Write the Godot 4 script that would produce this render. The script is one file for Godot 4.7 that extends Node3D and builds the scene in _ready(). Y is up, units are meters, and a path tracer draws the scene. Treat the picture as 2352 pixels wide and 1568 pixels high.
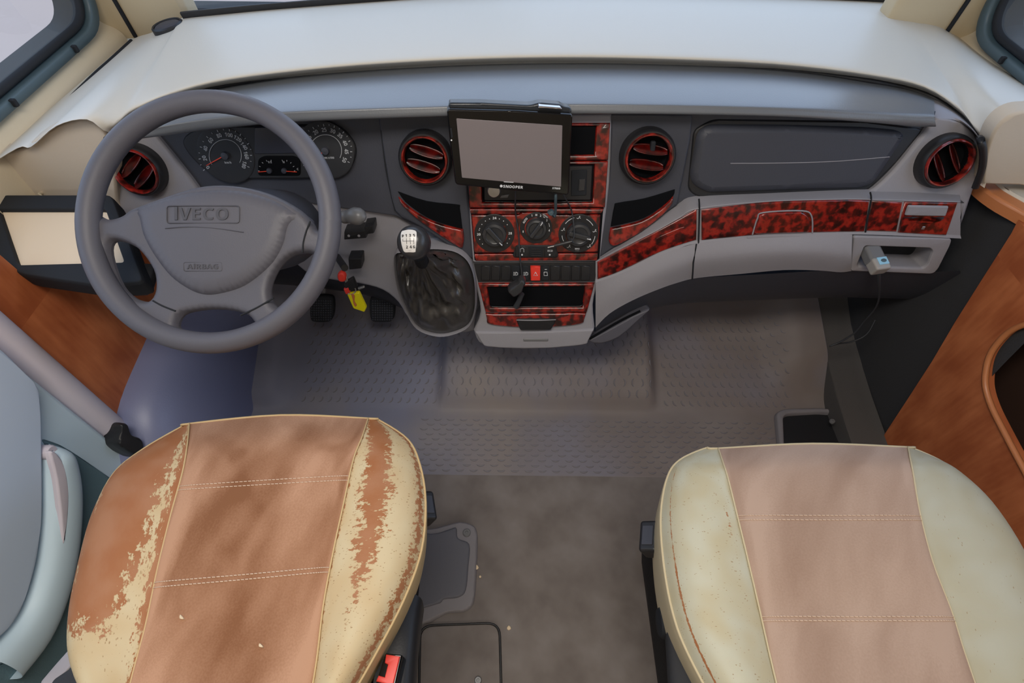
extends Node3D
# A motorhome cab seen from between the front seats. Metres; -z is forward, x to the right, cab floor at y = 0.

const F := 1230.0                    # focal length in pixels of the 2352 x 1568 frame
var CB := Basis.IDENTITY             # the camera's axes
var CO := Vector3(-0.053, 1.35, 0.0) # and its place
var M := {}                          # materials
var names := {}

# ---------------------------------------------------------------- measuring
func ray(p: Vector2) -> Vector3:
	return CB * Vector3((p.x - 1176.0) / F, (784.0 - p.y) / F, -1.0)
func PD(x: float, y: float, d: float) -> Vector3:      # d metres forward of the driver's head
	var r := ray(Vector2(x, y))
	return CO + r * (-d / r.z)
func PH(x: float, y: float, h: float) -> Vector3:      # h metres above the cab floor
	var r := ray(Vector2(x, y))
	return CO + r * ((h - CO.y) / r.y)
func PX(x: float, y: float, wx: float) -> Vector3:     # on the upright plane x = wx
	var r := ray(Vector2(x, y))
	return CO + r * ((wx - CO.x) / r.x)
func on(pl: Plane) -> Callable:
	return func(p: Vector2, h: float) -> Vector3:
		var r := ray(p)
		return CO + r * (-pl.distance_to(CO) / pl.normal.dot(r)) + pl.normal * h
func slope(d1: float, h1: float, d2: float, h2: float, turn := 0.0) -> Plane:   # plane running across the cab through two points of its side view
	var n := Vector3(0, d1 - d2, h1 - h2).normalized().rotated(Vector3.UP, turn)
	if n.z < 0.0: n = -n
	return Plane(n, Vector3(0, h1, -d1))
func level(h: float) -> Plane:
	return Plane(Vector3.UP, Vector3(0, h, 0))
func fr(map: Callable, p: Vector2, h := 0.0, turn := 0.0) -> Transform3D:   # local frame on a surface: x right, y up, z out
	var o: Vector3 = map.call(p, h)
	var x: Vector3 = (map.call(p + Vector2(1, 0), h) - o).normalized()
	var y: Vector3 = o - map.call(p + Vector2(0, 1), h)
	var z := x.cross(y).normalized()
	y = z.cross(x)
	return Transform3D(Basis(x, y, z).rotated(z, turn), o)
func sc(map: Callable, p: Vector2) -> float:                                # metres a pixel covers there
	return (map.call(p + Vector2(1, 0), 0.0) - map.call(p, 0.0)).length()
func L(a: Array) -> PackedVector2Array:
	var o := PackedVector2Array()
	for i in range(0, a.size(), 2): o.append(Vector2(a[i], a[i + 1]))
	return o

# ---------------------------------------------------------------- curves
func cr2(p: PackedVector2Array, k := 6, closed := true) -> PackedVector2Array:
	var o := PackedVector2Array()
	var n := p.size()
	for i in (n if closed else n - 1):
		var a := p[(i - 1 + n) % n] if closed or i > 0 else p[0]
		var b := p[i]; var c := p[(i + 1) % n]
		var d := p[(i + 2) % n] if closed or i + 2 < n else p[n - 1]
		if b.distance_squared_to(c) < 1e-8: continue      # a doubled point is a corner
		for j in k:
			var q := b.cubic_interpolate(c, a, d, float(j) / k)
			if o.is_empty() or o[-1].distance_squared_to(q) > 1e-8: o.append(q)
	if not closed: o.append(p[n - 1])
	return o
func cr3(p: PackedVector3Array, k := 6, closed := false) -> PackedVector3Array:
	var o := PackedVector3Array()
	var n := p.size()
	for i in (n if closed else n - 1):
		var a := p[(i - 1 + n) % n] if closed or i > 0 else p[0]
		var b := p[i]; var c := p[(i + 1) % n]
		var d := p[(i + 2) % n] if closed or i + 2 < n else p[n - 1]
		for j in k: o.append(b.cubic_interpolate(c, a, d, float(j) / k))
	if not closed: o.append(p[n - 1])
	return o
func rounded(p: PackedVector2Array, r: float, k := 4) -> PackedVector2Array:  # polygon with its corners rounded off
	var o := PackedVector2Array()
	var n := p.size()
	for i in n:
		var a := p[(i - 1 + n) % n]; var b := p[i]; var c := p[(i + 1) % n]
		var ra := minf(r, a.distance_to(b) * 0.45); var rc := minf(r, c.distance_to(b) * 0.45)
		var s := b + (a - b).normalized() * ra; var e := b + (c - b).normalized() * rc
		for j in k + 1:
			var t := float(j) / k
			o.append(s.lerp(b, t).lerp(b.lerp(e, t), t))
	return o
func rect(x0: float, y0: float, x1: float, y1: float) -> PackedVector2Array:
	return L([x0, y0, x1, y0, x1, y1, x0, y1])
func ell(c: Vector2, rx: float, ry: float, n := 32) -> PackedVector2Array:
	var o := PackedVector2Array()
	for i in n: o.append(c + Vector2(cos(TAU * i / n) * rx, sin(TAU * i / n) * ry))
	return o
func dense(p: PackedVector2Array, step: float) -> PackedVector2Array:
	var o := PackedVector2Array()
	for i in p.size():
		var a := p[i]; var b := p[(i + 1) % p.size()]
		var k := maxi(1, roundi(a.distance_to(b) / step))
		for j in k: o.append(a.lerp(b, float(j) / k))
	return o
func thin(p: PackedVector2Array, least: float) -> PackedVector2Array:
	var o := PackedVector2Array()
	for q in p:
		if o.is_empty() or o[-1].distance_to(q) > least: o.append(q)
	if o.size() > 3 and o[0].distance_to(o[-1]) < least: o.remove_at(o.size() - 1)
	return o
func inset(p: PackedVector2Array, by: float) -> PackedVector2Array:
	var o := PackedVector2Array()
	var n := p.size()
	var way := 1.0 if Geometry2D.is_polygon_clockwise(p) else -1.0
	for i in n:
		var e1 := (p[i] - p[(i - 1 + n) % n]).normalized(); var e2 := (p[(i + 1) % n] - p[i]).normalized()
		var m := (e1 + e2)
		if m.length() < 0.2: m = e1
		m = m.normalized()
		var s := by / maxf(0.5, sqrt(maxf(0.0, (1.0 + e1.dot(e2)) / 2.0)))
		o.append(p[i] + Vector2(m.y, -m.x) * way * s)
	return o

# ---------------------------------------------------------------- mesh building
class MB:
	var v := PackedVector3Array(); var n := PackedVector3Array(); var uv := PackedVector2Array(); var ix := PackedInt32Array()
	func add_n(p: PackedVector3Array, nn: PackedVector3Array, t: PackedInt32Array, u := PackedVector2Array()) -> void:
		var at := v.size()
		v.append_array(p); n.append_array(nn)
		if u.size() != p.size():
			u = PackedVector2Array(); u.resize(p.size())
		uv.append_array(u)
		for i in t: ix.append(at + i)
	func add(p: PackedVector3Array, t: PackedInt32Array, hint := Vector3.ZERO, u := PackedVector2Array()) -> void:   # one smooth group; hint: which way it faces
		var nn := PackedVector3Array(); nn.resize(p.size())
		var sum := 0.0
		for i in range(0, t.size(), 3):
			var f := (p[t[i + 2]] - p[t[i]]).cross(p[t[i + 1]] - p[t[i]])
			sum += f.dot(hint)
			nn[t[i]] += f; nn[t[i + 1]] += f; nn[t[i + 2]] += f
		if sum < 0.0:
			for i in nn.size(): nn[i] = -nn[i]
			for i in range(0, t.size(), 3):
				var s := t[i]; t[i] = t[i + 1]; t[i + 1] = s
		for i in nn.size(): nn[i] = nn[i].normalized() if nn[i].length_squared() > 1e-20 else Vector3.UP
		add_n(p, nn, t, u)
	func grid(rows: Array, hint := Vector3.ZERO, closed := false, outward := false) -> void:   # rows of equally many points
		var w: int = rows[0].size()
		var p := PackedVector3Array(); var t := PackedInt32Array(); var u := PackedVector2Array()
		for j in rows.size():
			p.append_array(rows[j])
			for i in w: u.append(Vector2(float(i) / maxi(1, w - 1), float(j) / maxi(1, rows.size() - 1)))
		for j in rows.size() - 1:
			for i in (w if closed else w - 1):
				var a := j * w + i; var b := j * w + (i + 1) % w
				var c := b + w; var d := a + w
				t.append_array([a, b, c, a, c, d])
		if outward:      # rings: make the faces look away from the rings' centres
			var s := 0.0
			for j in rows.size() - 1:
				var mid := Vector3.ZERO
				for q in rows[j]: mid += q
				mid /= w
				for i in range(0, w if closed else w - 1, maxi(1, w / 8)):
					var a: Vector3 = rows[j][i]; var b: Vector3 = rows[j][(i + 1) % w]; var c: Vector3 = rows[j + 1][(i + 1) % w]
					s += (c - a).cross(b - a).dot(a + b - mid * 2.0)
			if s < 0.0: _flip(t)
		add(p, t, hint, u)
	func _flip(t: PackedInt32Array) -> void:
		for i in range(0, t.size(), 3):
			var q := t[i]; t[i] = t[i + 1]; t[i + 1] = q
	func fan(ring: PackedVector3Array, hint: Vector3) -> void:
		var c := Vector3.ZERO
		for q in ring: c += q
		var p := ring.duplicate(); p.append(c / ring.size())
		var t := PackedInt32Array()
		for i in ring.size(): t.append_array([i, (i + 1) % ring.size(), ring.size()])
		add(p, t, hint)
	func tube(path: PackedVector3Array, r: Variant, seg := 8, closed := false, flat := 1.0, caps := true) -> void:   # r a number or one per point
		var rows := []
		var n := path.size()
		var up := Vector3.UP
		for j in n:
			var tan := path[(j + 1) % n] - path[(j - 1 + n) % n] if closed else path[mini(j + 1, n - 1)] - path[maxi(j - 1, 0)]
			tan = tan.normalized()
			if j == 0 and absf(tan.y) > 0.9: up = Vector3.RIGHT
			var x := up.cross(tan).normalized()
			var y := tan.cross(x)
			up = y
			var rr: float = r if r is float else r[j]
			var ring := PackedVector3Array()
			for i in seg: ring.append(path[j] + (x * cos(TAU * i / seg) + y * sin(TAU * i / seg) * flat) * rr)
			rows.append(ring)
		if closed: rows.append(rows[0])
		grid(rows, Vector3.ZERO, true, true)
		if caps and not closed:
			fan(rows[0], path[0] - path[1]); fan(rows[-1], path[-1] - path[-2])
	func lathe(profile: PackedVector2Array, xf: Transform3D, seg := 32, sx := 1.0, sy := 1.0) -> void:   # (radius, height along the frame's z), from the top inwards or outwards
		var rows := []
		for q in profile:
			var ring := PackedVector3Array()
			for i in seg: ring.append(xf * Vector3(cos(TAU * i / seg) * q.x * sx, sin(TAU * i / seg) * q.x * sy, q.y))
			rows.append(ring)
		# split at sharp bends so that flat faces stay flat
		var part := [rows[0]]
		for j in range(1, rows.size()):
			part.append(rows[j])
			if j + 1 < rows.size():
				var d1 := profile[j] - profile[j - 1]; var d2 := profile[j + 1] - profile[j]
				if absf(d1.angle_to(d2)) > 0.75:
					_band(part, profile, j - part.size() + 1, xf); part = [rows[j]]
		_band(part, profile, rows.size() - part.size(), xf)
	func _band(part: Array, profile: PackedVector2Array, at: int, xf: Transform3D) -> void:
		# the profile is listed from the foot of the outside to the middle of the top: its outside is (dz, -dr)
		var d := profile[at + 1] - profile[at]
		var axis := xf.basis.z.normalized()
		var a: Vector3 = part[0][0]; var b: Vector3 = part[0][1]; var c: Vector3 = part[1][1]; var e: Vector3 = part[1][0]
		var off := (a + e) / 2.0 - xf.origin
		var rad := (off - axis * off.dot(axis)).normalized()
		var f := (c - a).cross(b - a) + (e - a).cross(c - a)
		if f.dot(rad * d.y - axis * d.x) < 0.0: part.reverse()
		grid(part, Vector3.ZERO, true)
	func rbox(xf: Transform3D, size: Vector3, r: float, fine := false) -> void:     # box with rounded edges
		var h := size / 2.0
		r = minf(r, minf(h.x, minf(h.y, h.z)) * 0.99)
		for axis in 3:
			for s in [-1.0, 1.0]:
				var ua := (axis + 1) % 3; var va := (axis + 2) % 3
				var us := _lines(h[ua], r, fine); var vs := _lines(h[va], r, fine)
				var p := PackedVector3Array(); var nn := PackedVector3Array(); var t := PackedInt32Array(); var u2 := PackedVector2Array()
				for b in vs:
					for a in us:
						var q := Vector3.ZERO
						q[axis] = s * h[axis]; q[ua] = a; q[va] = b
						var inner := Vector3(clampf(q.x, -h.x + r, h.x - r), clampf(q.y, -h.y + r, h.y - r), clampf(q.z, -h.z + r, h.z - r))
						var d := (q - inner).normalized()
						p.append(xf * (inner + d * r)); nn.append((xf.basis * d).normalized()); u2.append(Vector2(a, b))
				var w := us.size()
				for j in vs.size() - 1:
					for i in w - 1:
						var k := j * w + i
						if s > 0.0: t.append_array([k, k + w + 1, k + 1, k, k + w, k + w + 1])
						else: t.append_array([k, k + 1, k + w + 1, k, k + w + 1, k + w])
				add_n(p, nn, t, u2)
	func _lines(h: float, r: float, fine: bool) -> Array:
		return [-h, -h + r * 0.42, -h + r, h - r, h - r * 0.42, h] if fine else [-h, -h + r, h - r, h]
	func mesh() -> ArrayMesh:
		var a := []; a.resize(Mesh.ARRAY_MAX)
		a[Mesh.ARRAY_VERTEX] = v; a[Mesh.ARRAY_NORMAL] = n; a[Mesh.ARRAY_TEX_UV] = uv; a[Mesh.ARRAY_INDEX] = ix
		var m := ArrayMesh.new()
		m.add_surface_from_arrays(Mesh.PRIMITIVE_TRIANGLES, a)
		return m

func loft(mb: MB, rows: Array, ku: int, kv: int, hint: Vector3) -> void:     # smooth surface through rows of control points
	mb.grid(loft_rows(rows, ku, kv), hint)
func loft_rows(rows: Array, ku: int, kv: int) -> Array:
	var fine := []
	for r in rows: fine.append(cr3(r, ku))
	var o := []
	var w: int = fine[0].size()
	var cols := []
	for i in w:
		var c := PackedVector3Array()
		for r in fine: c.append(r[i])
		cols.append(cr3(c, kv))
	for j in cols[0].size():
		var r := PackedVector3Array()
		for i in w: r.append(cols[i][j])
		o.append(r)
	return o
func slab(mb: MB, outline: PackedVector2Array, map: Callable, bevel := 2.0, rise := 0.003, depth := 0.006, base := 0.0) -> void:
	# a plate on a surface: flat top, rounded edge, side walls reaching down into what carries it
	var out := thin(outline, 0.3 if absf(outline[0].x) + absf(outline[0].y) > 8.0 else 1e-4)
	var up: Vector3 = map.call(out[0], 1.0) - map.call(out[0], 0.0)
	var rings := []
	for q in [[0.0, 0.0], [0.3, 0.71], [1.0, 1.0]]:
		var ring := PackedVector3Array()
		for p in inset(out, bevel * q[0]): ring.append(map.call(p, base + rise * q[1]))
		rings.append(ring)
	var lo := PackedVector3Array()
	for p in out: lo.append(map.call(p, base - depth))
	var flat := inset(out, bevel)
	var tri := Geometry2D.triangulate_polygon(flat)
	if tri.is_empty():
		tri = Geometry2D.triangulate_polygon(out)
	if tri.is_empty():      # an outline that touches itself
		for i in range(0, Geometry2D.triangulate_delaunay(out).size(), 3):
			var d3 := Geometry2D.triangulate_delaunay(out).slice(i, i + 3)
			if Geometry2D.is_point_in_polygon((out[d3[0]] + out[d3[1]] + out[d3[2]]) / 3.0, out): tri.append_array(d3)
		print("outline crosses itself at ", out[0])
		if tri.is_empty(): return
	mb.grid([lo, rings[0]], Vector3.ZERO, true, true)
	# bevel and top share vertices
	var p := PackedVector3Array(); var t := PackedInt32Array()
	var w := out.size()
	for r in rings: p.append_array(r)
	for j in 2:
		for i in w:
			var a := j * w + i; var b := j * w + (i + 1) % w
			t.append_array([a, b, b + w, a, b + w, a + w])
	if Geometry2D.is_polygon_clockwise(out) != Geometry2D.is_polygon_clockwise(PackedVector2Array([flat[tri[0]], flat[tri[1]], flat[tri[2]]])):
		for i in range(0, tri.size(), 3):
			var s := tri[i]; tri[i] = tri[i + 1]; tri[i + 1] = s
	for i in tri: t.append(2 * w + i)
	mb.add(p, t, up)
func frame(mb: MB, outer: PackedVector2Array, inner: PackedVector2Array, map: Callable, bevel := 2.0, rise := 0.003, depth := 0.006, base := 0.0, k := 8) -> void:
	# a ring-shaped plate; outer and inner have equally many corners
	var a := PackedVector2Array(); var b := PackedVector2Array()
	for i in outer.size():
		for j in k:
			a.append(outer[i].lerp(outer[(i + 1) % outer.size()], float(j) / k)); b.append(inner[i].lerp(inner[(i + 1) % inner.size()], float(j) / k))
	var rows := []
	for q in [[0.0, 0, -depth], [0.0, 0, 0.0], [0.3, 0, rise * 0.71], [1.0, 0, rise], [1.0, 1, rise], [0.3, 1, rise * 0.71], [0.0, 1, 0.0], [0.0, 1, -depth]]:
		var ring := PackedVector3Array()
		for p in (inset(b, -bevel * q[0]) if q[1] else inset(a, bevel * q[0])): ring.append(map.call(p, base + q[2]))
		rows.append(ring)
	var up: Vector3 = map.call(outer[0], 1.0) - map.call(outer[0], 0.0)
	mb.grid([rows[0], rows[1]], Vector3.ZERO, true, true)
	mb.grid([rows[1], rows[2], rows[3], rows[4], rows[5], rows[6]], up, true)
	var inw := [rows[6], rows[7]]
	var at := mb.ix.size()
	mb.grid(inw, Vector3.ZERO, true, true)
	var vs := {}
	for i in range(at, mb.ix.size(), 3):
		var s := mb.ix[i]; mb.ix[i] = mb.ix[i + 1]; mb.ix[i + 1] = s
	for i in range(at, mb.ix.size()): vs[mb.ix[i]] = true
	for i in vs: mb.n[i] = -mb.n[i]
func sheet(mb: MB, outline: PackedVector2Array, map: Callable, o := {}) -> void:
	# a moulded plate with holes and a shape of its own: heights from o.h(point, distance to the edge), edges rounded over o.bevel
	var step: float = o.get("step", 12.0); var bevel: float = o.get("bevel", 0.0); var rise: float = o.get("rise", 0.0)
	var depth: float = o.get("depth", 0.01); var base: float = o.get("base", 0.0)
	var hf: Callable = o.get("h", func(_p, _d): return 0.0)
	var loops := [thin(dense(outline, step), 0.5)]
	for q in o.get("holes", []): loops.append(thin(dense(q, step), 0.5))
	var pts := PackedVector2Array(); var dist := PackedFloat32Array()
	var box := Rect2(outline[0], Vector2.ZERO)
	var starts := []
	for l in loops.size():
		var way := 1.0 if l == 0 else -1.0
		starts.append(pts.size())
		for q in loops[l]:
			box = box.expand(q); pts.append(q); dist.append(0.0)
		if bevel > 0.0:
			for d in [0.22, 0.55, 1.0]:
				for off in Geometry2D.offset_polygon(loops[l], -bevel * d * way):
					for q in thin(dense(off, step), step * 0.45):
						if _edge(q, loops) > bevel * d * 0.9 and _in(q, loops): pts.append(q); dist.append(bevel * d)
	var y := box.position.y
	var odd := 0
	while y < box.end.y:
		var x := box.position.x + (step * 0.5 if odd % 2 else 0.0)
		while x < box.end.x:
			var q := Vector2(x, y)
			if _in(q, loops):
				var e := _edge(q, loops)
				if e > bevel + step * 0.55: pts.append(q); dist.append(e)
			x += step
		y += step * 0.87; odd += 1
	var tri := Geometry2D.triangulate_delaunay(pts)
	var p := PackedVector3Array(); var u := PackedVector2Array()
	for i in pts.size():
		var t := clampf(dist[i] / bevel, 0.0, 1.0) if bevel > 0.0 else 1.0
		p.append(map.call(pts[i], base + rise * sqrt(1.0 - (1.0 - t) * (1.0 - t)) + hf.call(pts[i], dist[i])))
		u.append((pts[i] - box.position) / box.size)
	var t3 := PackedInt32Array()
	for i in range(0, tri.size(), 3):
		var a := pts[tri[i]]; var b := pts[tri[i + 1]]; var c := pts[tri[i + 2]]
		var area := (b - a).cross(c - a)
		if absf(area) < 0.02 or not _in((a + b + c) / 3.0, loops): continue
		if area > 0.0: t3.append_array([tri[i], tri[i + 1], tri[i + 2]])
		else: t3.append_array([tri[i + 1], tri[i], tri[i + 2]])
	var up: Vector3 = map.call(pts[0], 1.0) - map.call(pts[0], 0.0)
	mb.add(p, t3, up, u)
	for l in loops.size():
		var at: int = starts[l]
		var hi := PackedVector3Array(); var lo := PackedVector3Array()
		for i in loops[l].size():
			hi.append(p[at + i]); lo.append(map.call(loops[l][i], base - depth))
		var first := mb.ix.size()
		mb.grid([lo, hi], Vector3.ZERO, true, true)
		if l > 0:
			var vs := {}
			for i in range(first, mb.ix.size(), 3):
				var s := mb.ix[i]; mb.ix[i] = mb.ix[i + 1]; mb.ix[i + 1] = s
			for i in range(first, mb.ix.size()): vs[mb.ix[i]] = true
			for i in vs: mb.n[i] = -mb.n[i]
func _in(q: Vector2, loops: Array) -> bool:
	for l in loops.size():
		if Geometry2D.is_point_in_polygon(q, loops[l]) != (l == 0): return false
	return true
func _edge(q: Vector2, loops: Array) -> float:
	var best := 1e12
	for l in loops:
		var lp: PackedVector2Array = l
		var n := lp.size()
		for i in n:
			var a := lp[i]; var ab := lp[(i + 1) % n] - a
			var t := clampf((q - a).dot(ab) / maxf(1e-9, ab.length_squared()), 0.0, 1.0)
			best = minf(best, (a + ab * t).distance_squared_to(q))
	return sqrt(best)
var font := SystemFont.new()
func text(mb: MB, s: String, xf: Transform3D, cap: float, depth := 0.0006, wide := 1.0) -> void:
	var t := TextMesh.new()
	t.font = font; t.text = s; t.font_size = 32; t.pixel_size = cap / 32.0 / 0.71; t.depth = depth; t.curve_step = 2.0
	var a := t.get_mesh_arrays() if t.has_method("get_mesh_arrays") else t.surface_get_arrays(0)
	if a.is_empty() or a[0] == null: return
	var p := PackedVector3Array(); var nn := PackedVector3Array()
	for q in a[Mesh.ARRAY_VERTEX]: p.append(xf * Vector3(q.x * wide, q.y, q.z))
	for q in a[Mesh.ARRAY_NORMAL]: nn.append((xf.basis * q).normalized())
	var ix: PackedInt32Array = a[Mesh.ARRAY_INDEX] if a[Mesh.ARRAY_INDEX] != null else PackedInt32Array(range(p.size()))
	mb.add_n(p, nn, ix)
func seam(mb: MB, pts: PackedVector2Array, map: Callable, r: float, h := 0.0, k := 5) -> void:   # thin line lying on a surface
	var path := PackedVector3Array()
	for q in cr2(pts, k, false): path.append(map.call(q, h))
	mb.tube(path, r, 6)

# ---------------------------------------------------------------- nodes
func numbered(called: String) -> String:
	names[called] = names.get(called, -1) + 1
	return called if names[called] == 0 else "%s_%03d" % [called, names[called]]
func tag(o: Node, label: String, category: String, group := "") -> Node:
	o.set_meta("label", label); o.set_meta("category", category)
	if group: o.set_meta("group", group)
	return o
func thing(called: String, label: String, category: String, at := Vector3.ZERO, group := "") -> Node3D:
	var o := Node3D.new()
	o.name = numbered(called); o.position = at
	add_child(o)
	tag(o, label, category, group)
	return o
func obj(called: String, mb: MB, m: Material, parent: Node3D = self, label := "") -> MeshInstance3D:
	var o := MeshInstance3D.new()
	o.mesh = mb.mesh(); o.material_override = m
	if parent == self:
		o.name = numbered(called); add_child(o)
	else:
		o.name = called
		if not parent is MeshInstance3D: o.position = -parent.position
		parent.add_child(o, true)
	if label: o.set_meta("label", label)
	return o
func struct(called: String, mb: MB, m: Material, parent: Node3D = self) -> MeshInstance3D:
	var o := obj(called, mb, m, parent)
	if parent == self: o.set_meta("kind", "structure")
	return o

# ---------------------------------------------------------------- materials
func noise_tex(freq: float, kind: int, octaves: int, ramp: Array = [], size := 512, sd := 1, bump := false) -> NoiseTexture2D:
	var n := FastNoiseLite.new()
	n.noise_type = kind as FastNoiseLite.NoiseType; n.frequency = freq; n.fractal_octaves = octaves; n.seed = sd
	if octaves < 2: n.fractal_type = FastNoiseLite.FRACTAL_NONE
	var t := NoiseTexture2D.new()
	t.width = size; t.height = size; t.seamless = true; t.noise = n
	if ramp.size():
		var g := Gradient.new()
		g.offsets = PackedFloat32Array(ramp.map(func(q): return q[0])); g.colors = PackedColorArray(ramp.map(func(q): return q[1]))
		t.color_ramp = g
	var _b := bump
	return t
func C8(r: float, g: float, b: float) -> Color: return Color(r / 255.0, g / 255.0, b / 255.0)
func plain(called: String, c: Color, rough := 0.6, spec := 0.5) -> StandardMaterial3D:
	var m := StandardMaterial3D.new()
	m.resource_name = called; m.albedo_color = c; m.roughness = rough; m.metallic_specular = spec
	M[called] = m
	return m
func grained(m: StandardMaterial3D, t: Texture2D, times: float, height: float) -> StandardMaterial3D:   # fine relief, times repeats per metre
	m.heightmap_enabled = true; m.heightmap_texture = t; m.heightmap_scale = height
	m.uv1_triplanar = true; m.uv1_scale = Vector3.ONE * times
	return m
func make_materials() -> void:
	var grain := noise_tex(0.09, FastNoiseLite.TYPE_SIMPLEX, 2, [], 256, 3)
	var weave := noise_tex(0.16, FastNoiseLite.TYPE_VALUE, 2, [], 256, 5)
	var hide := noise_tex(0.05, FastNoiseLite.TYPE_CELLULAR, 2, [], 256, 8)
	grained(plain("dash_grey", C8(150, 148, 154), 0.62, 0.4), grain, 9.0, 0.015)
	grained(plain("dash_dark", C8(63, 65, 74), 0.5, 0.45), grain, 9.0, 0.015)
	grained(plain("pad_grey", C8(104, 108, 114), 0.34, 0.7), grain, 9.0, 0.012)
	grained(plain("wheel_grey", C8(88, 87, 95), 0.5, 0.45), grain, 12.0, 0.012)
	grained(plain("deck_cream", C8(210, 203, 190), 0.45, 0.4), hide, 14.0, 0.01)
	grained(plain("wall_cream", C8(214, 200, 174), 0.6, 0.4), hide, 14.0, 0.012)
	grained(plain("pillar_shaded", C8(196, 178, 146), 0.6, 0.4), hide, 14.0, 0.012)  # wall cream darkened: the pillars' weaker light put into the colour
	plain("dial_print", C8(176, 178, 182), 0.7)
	plain("display_dark", C8(46, 48, 60), 0.3)
	grained(plain("beige_cloth", C8(202, 189, 172), 0.9, 0.2), weave, 10.0, 0.02)
	grained(plain("black", C8(34, 34, 37), 0.45, 0.5), grain, 9.0, 0.01)
	plain("black_gloss", C8(16, 16, 18), 0.12, 0.5)
	plain("black_void", C8(14, 15, 18), 0.8, 0.2)
	plain("rubber", C8(40, 42, 46), 0.7, 0.3)
	plain("frame_teal", C8(72, 90, 98), 0.4, 0.5)
	plain("screen", C8(128, 120, 122), 0.25, 0.5)
	plain("white_print", C8(226, 228, 232), 0.6)
	plain("dark_print", C8(30, 30, 34), 0.6)
	plain("red_plastic", C8(232, 62, 50), 0.4)
	plain("dial_black", C8(38, 39, 43), 0.6)
	plain("needle", C8(240, 70, 40), 0.5)
	plain("yellow", C8(228, 214, 20), 0.4)
	plain("cable", C8(52, 55, 60), 0.5)
	plain("silver", C8(190, 190, 192), 0.3).metallic = 0.85
	plain("knob_grey", C8(112, 112, 114), 0.35)
	plain("pale_plastic", C8(204, 226, 240), 0.45, 0.45)
	plain("lilac_plastic", C8(212, 205, 216), 0.5, 0.4)
	grained(plain("door_recess_shade", C8(104, 130, 140), 0.9, 0.2), weave, 12.0, 0.03)  # dark teal: shade of the door's recess put into the colour
	grained(plain("arch_navy", C8(122, 128, 162), 0.4, 0.5), grain, 8.0, 0.01)
	grained(plain("side_black", C8(62, 62, 64), 0.9, 0.25), weave, 12.0, 0.03)
	grained(plain("leather_black", C8(62, 60, 59), 0.28, 0.6), hide, 18.0, 0.02)
	plain("thread", C8(222, 200, 168), 0.8)
	# mats and floor
	var mottle2 := noise_tex(0.010, FastNoiseLite.TYPE_SIMPLEX, 4, [[0.0, C8(106, 98, 94)], [0.5, C8(119, 111, 107)], [1.0, C8(129, 122, 119)]], 512, 23)  # browner, darker mottling for the rear sheet and hatch lid
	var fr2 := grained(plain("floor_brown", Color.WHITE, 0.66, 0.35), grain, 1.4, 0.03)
	fr2.albedo_texture = mottle2
	grained(plain("sill_grey", C8(84, 81, 80), 0.7, 0.3), grain, 9.0, 0.02)
	plain("mat", C8(130, 126, 130), 0.62, 0.4)
	# the big mat: left window's bluish light put into its colour, browner rightwards
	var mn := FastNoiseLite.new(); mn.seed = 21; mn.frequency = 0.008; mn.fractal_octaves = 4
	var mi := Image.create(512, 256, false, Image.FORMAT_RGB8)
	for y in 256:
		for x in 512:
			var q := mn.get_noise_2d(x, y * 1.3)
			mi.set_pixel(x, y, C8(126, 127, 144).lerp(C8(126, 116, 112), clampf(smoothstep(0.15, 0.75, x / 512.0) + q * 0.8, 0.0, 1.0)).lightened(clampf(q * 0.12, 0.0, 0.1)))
	plain("mat_light_tint", Color.WHITE, 0.6, 0.4).albedo_texture = ImageTexture.create_from_image(mi)
	# burr-walnut print: red with dark blots under a clear coat
	var burl := noise_tex(0.03, FastNoiseLite.TYPE_SIMPLEX_SMOOTH, 4, [[0.0, C8(26, 11, 10)], [0.32, C8(44, 16, 14)], [0.43, C8(76, 22, 18)], [0.52, C8(118, 27, 22)], [0.62, C8(148, 31, 25)], [0.76, C8(164, 46, 32)], [1.0, C8(112, 31, 22)]], 512, 11)
	var b := plain("burl", Color.WHITE, 0.3, 0.5)
	b.albedo_texture = burl; b.uv1_triplanar = true; b.uv1_scale = Vector3.ONE * 2.6
	b.clearcoat_enabled = true; b.clearcoat = 0.8; b.clearcoat_roughness = 0.06
	var bd := b.duplicate() as StandardMaterial3D; bd.resource_name = "burl_dark"; bd.albedo_color = C8(150, 120, 122); M["burl_dark"] = bd
	# cherry veneer
	var n := FastNoiseLite.new(); n.seed = 4; n.frequency = 0.012; n.fractal_octaves = 4
	var im := Image.create(512, 512, false, Image.FORMAT_RGB8)
	var k1 := C8(164, 88, 52); var k2 := C8(198, 118, 74)
	for y in 512:
		for x in 512:
			var t := n.get_noise_3d(cos(TAU * x / 512.0) * 90.0, sin(TAU * x / 512.0) * 90.0, y * 0.6) * 0.9 + n.get_noise_3d(x * 7.0, y * 0.7, 50.0) * 0.35
			im.set_pixel(x, y, k1.lerp(k2, clampf(t + 0.5, 0.0, 1.0)))
	var w := plain("cherry", Color.WHITE, 0.42, 0.4)
	w.albedo_texture = ImageTexture.create_from_image(im); w.uv1_triplanar = true; w.uv1_scale = Vector3.ONE * 1.7
	plain("cherry_edge", C8(196, 124, 78), 0.35)
	plain("wheel_emboss", C8(74, 73, 79), 0.5, 0.45)
	plain("white_gloss", C8(226, 224, 222), 0.25)
	plain("rubber_gloss", C8(44, 48, 54), 0.25)
	plain("chrome", C8(210, 210, 220), 0.15).metallic = 0.9
	plain("silver_matt", C8(158, 154, 150), 0.4)
	plain("sky_blue", C8(150, 200, 226), 0.4)
	plain("card_blue", C8(196, 212, 234), 0.5, 0.4)
	plain("locker_brown", C8(60, 38, 28), 0.8)
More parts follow.
